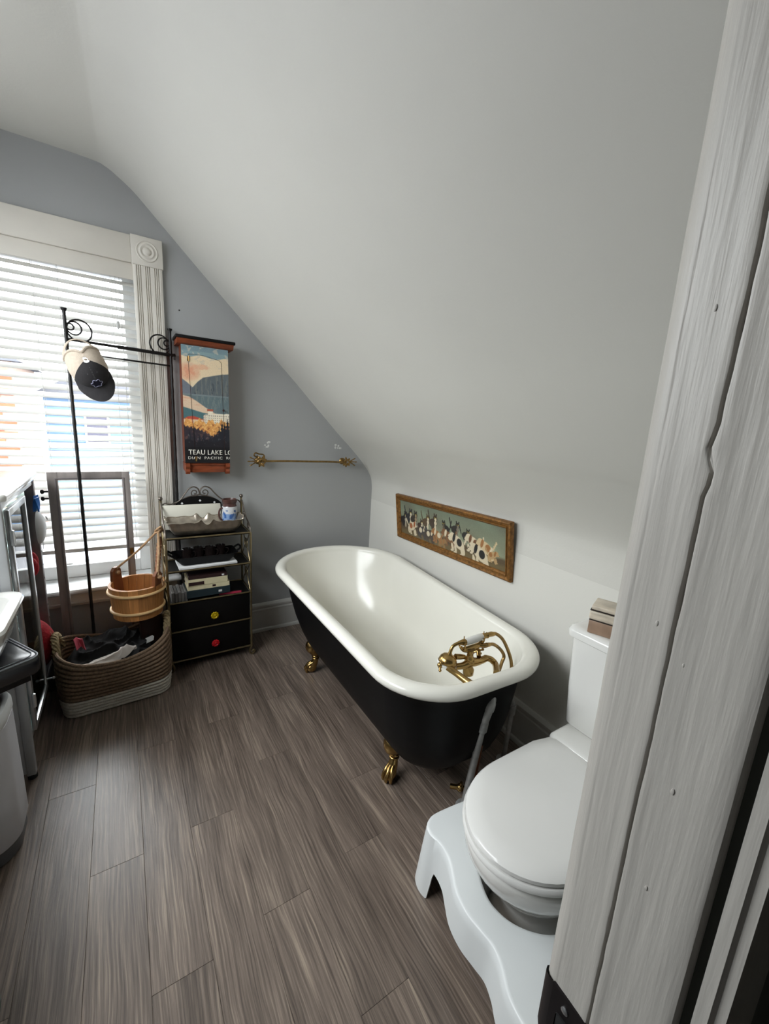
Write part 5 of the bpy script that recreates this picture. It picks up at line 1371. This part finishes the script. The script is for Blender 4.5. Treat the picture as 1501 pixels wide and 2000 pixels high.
NC = 13
for nm, k0, k1, mk in (('white_band', 0, 5, 'whiteweave'), ('woven_wall', 5, NC + 1, 'seagrass')):
    bm = NB(); rings = []
    for k in range(k0, k1):
        t = k / NC; z = .011 + .236 * t
        hx = .222 + .016 * math.sin(t * PI * .6); hy = .135 + .034 * math.sin(t * PI * .62)
        tube(bm, bring(z, hx, hy, .055 + .05 * t, t, wob=.006), .0108, 8, closed=True)
    w = obj(nm, bm, M[mk], lb, smooth=80); w['kind'] = 'stuff'
bm = NB(); rings = []
for k in range(0, NC + 1, 3):
    t = k / NC; rings.append(bring(.006 + .243 * t, .216 + .016 * math.sin(t * PI * .6), .129 + .034 * math.sin(t * PI * .62), .05 + .05 * t, t))
loft(bm, rings, True, True, False); obj('basket_liner', bm, M['seagrass'], lb)
top = bring(.262, .236, .166, .115, 1)
bm = NB(); tube(bm, top, .008, 8, closed=True); obj('rim', bm, M['seagrass'], lb)
for s, lab in ((-1, 'L'), (1, 'R')):
    bm = NB(); cx = -0.090 + s * .228
    for q in range(5):
        pts = []
        for k in range(30):
            t = k / 29; y = 2.27 + .16 * t; z = .275 + .018 * (s > 0) + .095 * math.sin(PI * t) ** .7; a = t * 16 + q * 2 * PI / 5
            pts.append((cx + s * .012 * math.sin(PI * t) + .011 * math.cos(a), y + .003 * math.sin(a * 2), z + .011 * math.sin(a)))
        tube(bm, pts, .0062, 6)
    for k in range(26):
        t = random.random(); p = Vector((cx + s * .012, 2.27 + .16 * t, .285 + .095 * math.sin(PI * t) ** .7)); tube(bm, [p, p + Vector((random.uniform(-.02, .02), random.uniform(-.025, .02), random.uniform(-.012, .030)))], .0011, 4)
    obj('handle', bm, M['seagrasslight'], lb)


def heap(name, cx, cyy, hx, hy, f, m, nu=70, nv=48, rot=0.05, thick=.012):
    bm = NB(); rows = []
    for j in range(nv + 1):
        row = []
        for i in range(nu + 1):
            u = -1 + 2 * i / nu; v = -1 + 2 * j / nv
            uu = u * math.sqrt(1 - v * v / 2); vv = v * math.sqrt(1 - u * u / 2); x, y = uu * hx, vv * hy
            ca, sa = math.cos(rot), math.sin(rot)
            row.append((cx + ca * x - sa * y, cyy + sa * x + ca * y, f(uu, vv)))
        rows.append(row)
    loft(bm, rows, closed=False); solid(bm, thick)
    return obj(name, bm, m, smooth=70, loc=(cx, cyy, .2))


def fold(u, v, s=0.0):
    q = Vector((u * 1.6 + s, v * 1.6, s)); w = noise.noise_vector(q) * .8
    r = 1 - abs(noise.noise(Vector((u * 2.6 + w.x * 1.2, v * 1.9 + w.y * 1.2, s + 2.3)))) * 2.0
    r2 = 1 - abs(noise.noise(Vector((u * 5 + w.y * 1.5, v * 3.6 + w.x * 1.5, s + 7.4)))) * 2
    return .030 * max(r, 0) ** 1.6 + .006 * max(r2, 0) ** 1.5


o = heap('black_clothes', -0.105, 2.350, .204, .140, lambda u, v: .185 + .055 * (v + .6) * (v > -.6) + .020 * (1 - u * u) + fold(u, v) - .07 * max(0, (u * u + v * v) - .72) * 2, M['blackcloth'], 110, 80)
tag(o, 'crumpled black clothes heaped in the laundry basket', 'clothes')
o = heap('white_cloth', -0.120, 2.222, .120, .040, lambda u, v: .240 + .014 * u + .026 * (1 - v * v) + .35 * fold(u * .8, v * .6, 5) + .028 * math.exp(-((u - .62) / .34) ** 2 - ((v - .1) / .8) ** 2), M['whitecloth'], 50, 26, .12)
tag(o, 'crumpled off-white cloth at the front of the laundry basket', 'cloth')
bm = NB(); rows = []
for j in range(8):
    t = j / 7; rows.append([(-.262 + .010 * i + .012 * t, 2.345 + .02 * math.sin(i) - .02 * t, .335 - .045 * t + .006 * math.sin(i * 2 + t * 4)) for i in range(5)])
loft(bm, rows, closed=False); solid(bm, .003)
o = obj('pink_cloth', bm, M['pink'], loc=(-.24, 2.34, .29)); tag(o, 'small bright pink cloth end poking out of the basket by its left handle', 'cloth')
bm = NB(); Lr = lambda hx, hy, z, r: [Vector((.075 + x, 2.43 + y, z)) for x, y in rrect(hx, hy, r, 5)]
loft(bm, [Lr(.045, .035, .20, .02), Lr(.050, .038, .22, .02), Lr(.056, .042, .36, .02), Lr(.057, .043, .375, .02), Lr(.050, .037, .375, .02), Lr(.046, .034, .25, .018)], True, True, True)
o = obj('brown_vessel', bm, M['wood_dark'], loc=(.075, 2.43, .2)); tag(o, 'dark reddish brown container in the basket under the hanging bucket', 'container')
bm = NB(); rows = []
for j in range(8):
    t = j / 7; rows.append([(.045 + .034 * t + .004 * math.sin(i * 2), 2.30 + .012 * i, .262 + .018 * math.sin(i * .9) + .012 * t) for i in range(6)])
loft(bm, rows, closed=False); solid(bm, .002)
o = obj('grey_cloth', bm, M['cord'], loc=(.06, 2.33, .26)); tag(o, 'small grey cloth corner on the black clothes at the right of the basket', 'cloth')

# ------------------------------------------------------------------ metal and glass cabinet at the left wall
gc = thing('glass_cabinet', 'pale metal cabinet with glass door and glossy white top left of the window', 'cabinet', (-0.61, 2.22, 0))
KX0, KX1, KY0, KY1, KZ = -0.86, -0.366, 1.862, 2.520, 1.118
for x, y, mk, zb in ((KX1 - .028, KY0, 'greymetal', 0.02), (KX0, KY0, 'greymetal', 0.02), (KX1 - .034, KY1 - .036, 'darkpost', 0.0), (KX0, KY1 - .036, 'darkpost', 0.0)):
    w = .028 if mk == 'greymetal' else .036
    bm = NB(); box(bm, x, x + w, y, y + w, zb, KZ, .003); po = obj('post', bm, M[mk], gc)
    if mk == 'darkpost' and x > -.5:
        bm = NB()
        for k in range(9): lathe(bm, [(.0035, 0), (.0035, .0012)], 8, axisM((x + w, y + w / 2, .34 + .07 * k), (1, 0, 0)))
        obj('shelf_hole', bm, M['rubber'], po)
    if zb > 0:
        bm = NB(); lathe(bm, [(.012, 0), (.016, .004), (.016, .016), (.010, .022)], 12, Matrix.Translation((x + w / 2, y + w / 2, 0))); obj('foot', bm, M['rubber'], gc)
bm = NB(); rr2 = lambda d, z: [Vector((KX0 + (KX1 - KX0) / 2 + x, (KY0 + KY1) / 2 + y, z)) for x, y in rrect((KX1 - KX0) / 2 + d, (KY1 - KY0) / 2 + d, .03, 5)]
loft(bm, [rr2(.004, KZ), rr2(.016, KZ + .004), rr2(.018, KZ + .018), rr2(.012, KZ + .028), rr2(.0, KZ + .032)], True, True, True); obj('top_slab', bm, M['porcelain'], gc, smooth=50)
bm = NB(); box(bm, KX0 + .028, KX1 - .028, KY0 + .004, KY0 + .010, .03, KZ, .001); obj('side_panel', bm, M['greymetal'], gc)
bm = NB(); box(bm, KX0 + .004, KX0 + .008, KY0 + .03, KY1 - .036, .19, KZ); obj('back_panel', bm, M['greymetal'], gc)
bm = NB(); box(bm, KX0 + .03, KX1 - .034, KY1 - .012, KY1 - .007, .20, KZ); obj('side_glass', bm, M['cabglass'], gc, smooth=0)
for z0, z1 in ((.165, .192), (KZ - .03, KZ)):
    bm = NB(); box(bm, KX1 - .024, KX1 - .002, KY0 + .028, KY1 - .036, z0, z1, .002); obj('front_rail', bm, M['steel'], gc)
bm = NB(); box(bm, KX0 + .01, KX1 - .03, KY0 + .012, KY1 - .015, .170, .182); obj('bottom_shelf', bm, M['steel'], gc)
for z in (.47, .80):
    bm = NB(); box(bm, KX0 + .012, KX1 - .035, KY0 + .014, KY1 - .016, z, z + .006); obj('glass_shelf', bm, M['cabglass'], gc, smooth=0)
bm = NB(); DX0, DX1, DY0, DY1, DZ0, DZ1 = KX1 - .001, KX1 + .014, 1.893, 2.205, .195, 1.085
for y0, y1, z0, z1 in ((DY0, DY0 + .024, DZ0, DZ1), (DY1 - .024, DY1, DZ0, DZ1), (DY0 + .024, DY1 - .024, DZ0, DZ0 + .026), (DY0 + .024, DY1 - .024, DZ1 - .026, DZ1)): box(bm, DX0, DX1, y0, y1, z0, z1, .003)
dr = obj('door', bm, M['steel'], gc)
bm = NB(); box(bm, DX0 + .006, DX0 + .010, DY0 + .022, DY1 - .022, DZ0 + .024, DZ1 - .024); obj('pane', bm, M['cabglass'], dr, smooth=0)
for z in (.985, .33):
    bm = NB(); lathe(bm, [(.002, -.03), (.007, -.027), (.008, 0), (.007, .027), (.002, .03)], 12, Matrix.Translation((DX1 + .003, DY0 - .006, z))); obj('hinge', bm, M['steel'], dr)
bm = NB(); tube(bm, [(DX1, DY1 - .012, .24), (DX1 + .020, DY1 - .012, .24)], .004, 8); ell(bm, (DX1 + .024, DY1 - .012, .24), .007, .007, .007, 10, 6); obj('knob', bm, M['steel'], dr)
# what hangs and lies in the open half of the cabinet
mk_ = thing('face_mask', 'white cup-shaped face mask hanging on the cabinet post', 'mask', (-.345, 2.425, .90))
bm = NB(); rows = []
for j in range(9):
    e = PI / 2 * j / 8
    rows.append([Vector((-.352 + .030 * math.sin(e), 2.405 + .060 * math.cos(e) * math.cos(a) - .006, .905 + .072 * math.cos(e) * math.sin(a) * (1.0 if math.sin(a) > 0 else 1.15))) for a in [2 * PI * k / 24 for k in range(24)]])
loft(bm, rows, True, False, True); solid(bm, .002); obj('cup', bm, M['maskwhite'], mk_)
bm = NB(); lathe(bm, [(.009, 0), (.009, .004), (.005, .006)], 14, axisM((-.325, 2.440, .935), (1, .2, .4))); obj('valve', bm, M['cord'], mk_)
bm = NB(); tube(bm, spline([(-.35, 2.400, .965), (-.349, 2.425, .99), (-.350, 2.46, .965)], 5), .0016, 5); tube(bm, spline([(-.35, 2.47, .87), (-.348, 2.46, .80), (-.35, 2.42, .775)], 5), .0016, 5); obj('elastic', bm, M['maskwhite'], mk_)
bm = NB(); rows = []
for j in range(9):
    t = j / 8; rows.append([(-.356 + .012 * math.sin(i * 1.3 + t), 2.405 + .016 * i * (1 - .45 * t), 1.035 - .062 * t + .005 * math.sin(i * 1.7)) for i in range(6)])
loft(bm, rows, closed=False); solid(bm, .006)
o = obj('blue_cloth', bm, M['blue'], loc=(-.35, 2.44, 1.0)); tag(o, 'small bright blue cloth hanging in the cabinet above the face mask', 'cloth')
bm = NB()
for k in range(7): ell(bm, (-.41 + random.uniform(-.03, .03), 2.39 + .014 * k, .715 + random.uniform(-.03, .03)), .035, .026, .05, 12, 8)
o = obj('red_cloth', bm, M['red'], loc=(-.41, 2.43, .66)); tag(o, 'crumpled dark red cloth on the upper shelf inside the glass cabinet', 'cloth')
bm = NB(); ell(bm, (-.442, 2.378, .330), .112, .092, .140, 32, 20)
o = obj('red_cushion', bm, M['red'], loc=(-.425, 2.378, .19)); tag(o, 'round textured red cushion on the bottom shelf of the glass cabinet', 'cushion')
bm = NB(); lathe(bm, [(.030, .183), (.042, .186), (.044, .25), (.036, .27), (.038, .278), (.034, .278), (.032, .268), (.040, .248), (.038, .19)], 24, Matrix.Translation((-.42, 2.06, 0))); o = obj('glass_jar', bm, M['jarglass'], loc=(-.42, 2.06, .183)); tag(o, 'clear glass jar inside the cabinet behind the door', 'jar')
bm = NB(); lathe(bm, [(.03, KZ + .0325), (.042, KZ + .036), (.044, KZ + .09), (.03, KZ + .11), (.032, KZ + .12), (.0, KZ + .121)], 20, Matrix.Translation((-.545, 2.44, 0))); o = obj('grey_jar', bm, M['greycase'], loc=(-.545, 2.44, KZ + .033)); tag(o, 'grey jar standing on the white cabinet top', 'jar')

# ------------------------------------------------------------------ wash basin, padded stool, bin, green bottle at the left edge
wb = thing('wash_basin', 'white ceramic wash basin corner above the black padded stool', 'sink', (-.60, 1.665, .68))
wr = lambda hx, hy, z, r: [Vector((-.596 + x, 1.645 + y, z)) for x, y in rrect(hx, hy, r, 7)]
bm = NB(); loft(bm, [wr(.215, .125, .672, .05), wr(.240, .150, .690, .06), wr(.252, .168, .730, .06), wr(.255, .170, .742, .06), wr(.262, .180, .756, .06), wr(.264, .182, .768, .06), wr(.272, .190, .784, .06), wr(.276, .194, .797, .06), wr(.272, .190, .806, .06), wr(.255, .172, .808, .05), wr(.240, .158, .800, .05), wr(.215, .14, .73, .06), wr(.15, .10, .70, .06)], True, True, True)
obj('bowl', bm, M['porcelain'], wb, smooth=40)
bm = NB(); tube(bm, spline([(-.83, 1.66, .806), (-.83, 1.66, .92), (-.80, 1.66, .96), (-.74, 1.66, .95), (-.72, 1.66, .92)], 5), .012, 10); lathe(bm, [(.03, .806), (.026, .815), (.014, .82)], 16, Matrix.Translation((-.83, 1.66, 0))); obj('spout', bm, M['steel'], wb)
ps_ = thing('padded_stool', 'black vinyl padded stool with pale piping under the basin edge', 'stool', (-.44, 1.63, 0))
e1 = Vector((-.53, .85, 0)).normalized(); e2 = Vector((-.85, -.53, 0)).normalized(); cn = Vector((-.266, 1.640, 0)); SL1, SL2 = .245, .52
pcn = cn + e1 * SL1 / 2 + e2 * SL2 / 2
pr = lambda d, z, r=.03: [pcn + e1 * x + e2 * y + Vector((0, 0, z)) for x, y in rrect(SL1 / 2 + d, SL2 / 2 + d, r, 5)]
bm = NB(); loft(bm, [pr(-.012, .575), pr(-.003, .580), pr(.0, .590), pr(.0, .625), pr(-.003, .634), pr(-.010, .639), pr(-.05, .644), pr(-.11, .646)], True, True, True); obj('cushion', bm, M['vinyl'], ps_, smooth=60)
bm = NB(); tube(bm, pr(-.004, .637), .0028, 6, closed=True); tube(bm, pr(-.015, .641), .0014, 5, closed=True); obj('piping', bm, M['piping'], ps_)
bm = NB(); box(bm, -.10, .10, -.23, .23, .55, .576, .003, M=Matrix.Translation(pcn) @ Matrix.Rotation(math.atan2(e1.y, e1.x), 4, 'Z')); obj('seat_frame', bm, M['iron'], ps_)
for a, b_ in ((.34, .44), (-.42, .44), (.34, .22), (-.42, .22)):
    p = pcn + e1 * SL1 * a + e2 * SL2 * b_; bm = NB(); tube(bm, [p + Vector((0, 0, .556)), p + Vector((0, 0, .0))], .009, 8)
    obj('leg', bm, M['iron'], ps_)
tc_ = thing('trash_can', 'light grey trash can with dark base ring beside the metal cabinet', 'trash can', (-.50, 1.63, 0))
CNX, CNY = -.489, 1.607
cr = lambda hx, hy, z, r: [Vector((CNX + x, CNY + y, z)) for x, y in rrect(hx, hy, r, 10)]
bm = NB(); loft(bm, [cr(.128, .128, .055, .09), cr(.131, .131, .060, .09), cr(.130, .130, .20, .09), cr(.127, .127, .462, .09), cr(.122, .122, .464, .088)], True, True, True); obj('body', bm, M['canbody'], tc_, smooth=50)
bm = NB(); loft(bm, [cr(.118, .118, .0, .085), cr(.124, .124, .006, .085), cr(.127, .127, .055, .09)], True, True, True); obj('base_ring', bm, M['canbase'], tc_, smooth=50)
bm = NB(); loft(bm, [cr(.127, .127, .466, .09), cr(.129, .129, .470, .09), cr(.128, .128, .495, .09), cr(.122, .122, .507, .088), cr(.112, .112, .508, .085), cr(.104, .104, .500, .08), cr(.100, .100, .47, .08), cr(.06, .06, .455, .05)], True, True, True); obj('lid_rim', bm, M['canrim'], tc_, smooth=50)
bm = NB(); loft(bm, [cr(.098, .098, .484, .078), cr(.060, .060, .478, .05)], True, True, True); obj('opening_shade', bm, M['wood_dark'], tc_, smooth=50)  # dark sheet painted in for the shaded inside of the open bin
gb = thing('glass_bottle', 'green tinted glass bottle standing on the floor near the doorway', 'bottle', (-.385, 1.07, 0))
bm = NB(); lathe(bm, [(.040, .001), (.052, .006), (.055, .03), (.055, .10), (.048, .125), (.020, .150), (.017, .19), (.020, .195), (.017, .20), (.012, .195), (.015, .15), (.043, .12), (.050, .10), (.050, .03), (.02, .012)], 28, Matrix.Translation((-.385, 1.07, 0))); obj('bottle_body', bm, M['greenglass'], gb, smooth=60)
bm = NB(); lathe(bm, [(.0190, .188), (.0215, .189), (.0215, .208), (.004, .210)], 18, Matrix.Translation((-.385, 1.07, 0)), False, True); obj('bottle_cap', bm, M['wood_dark'], gb)
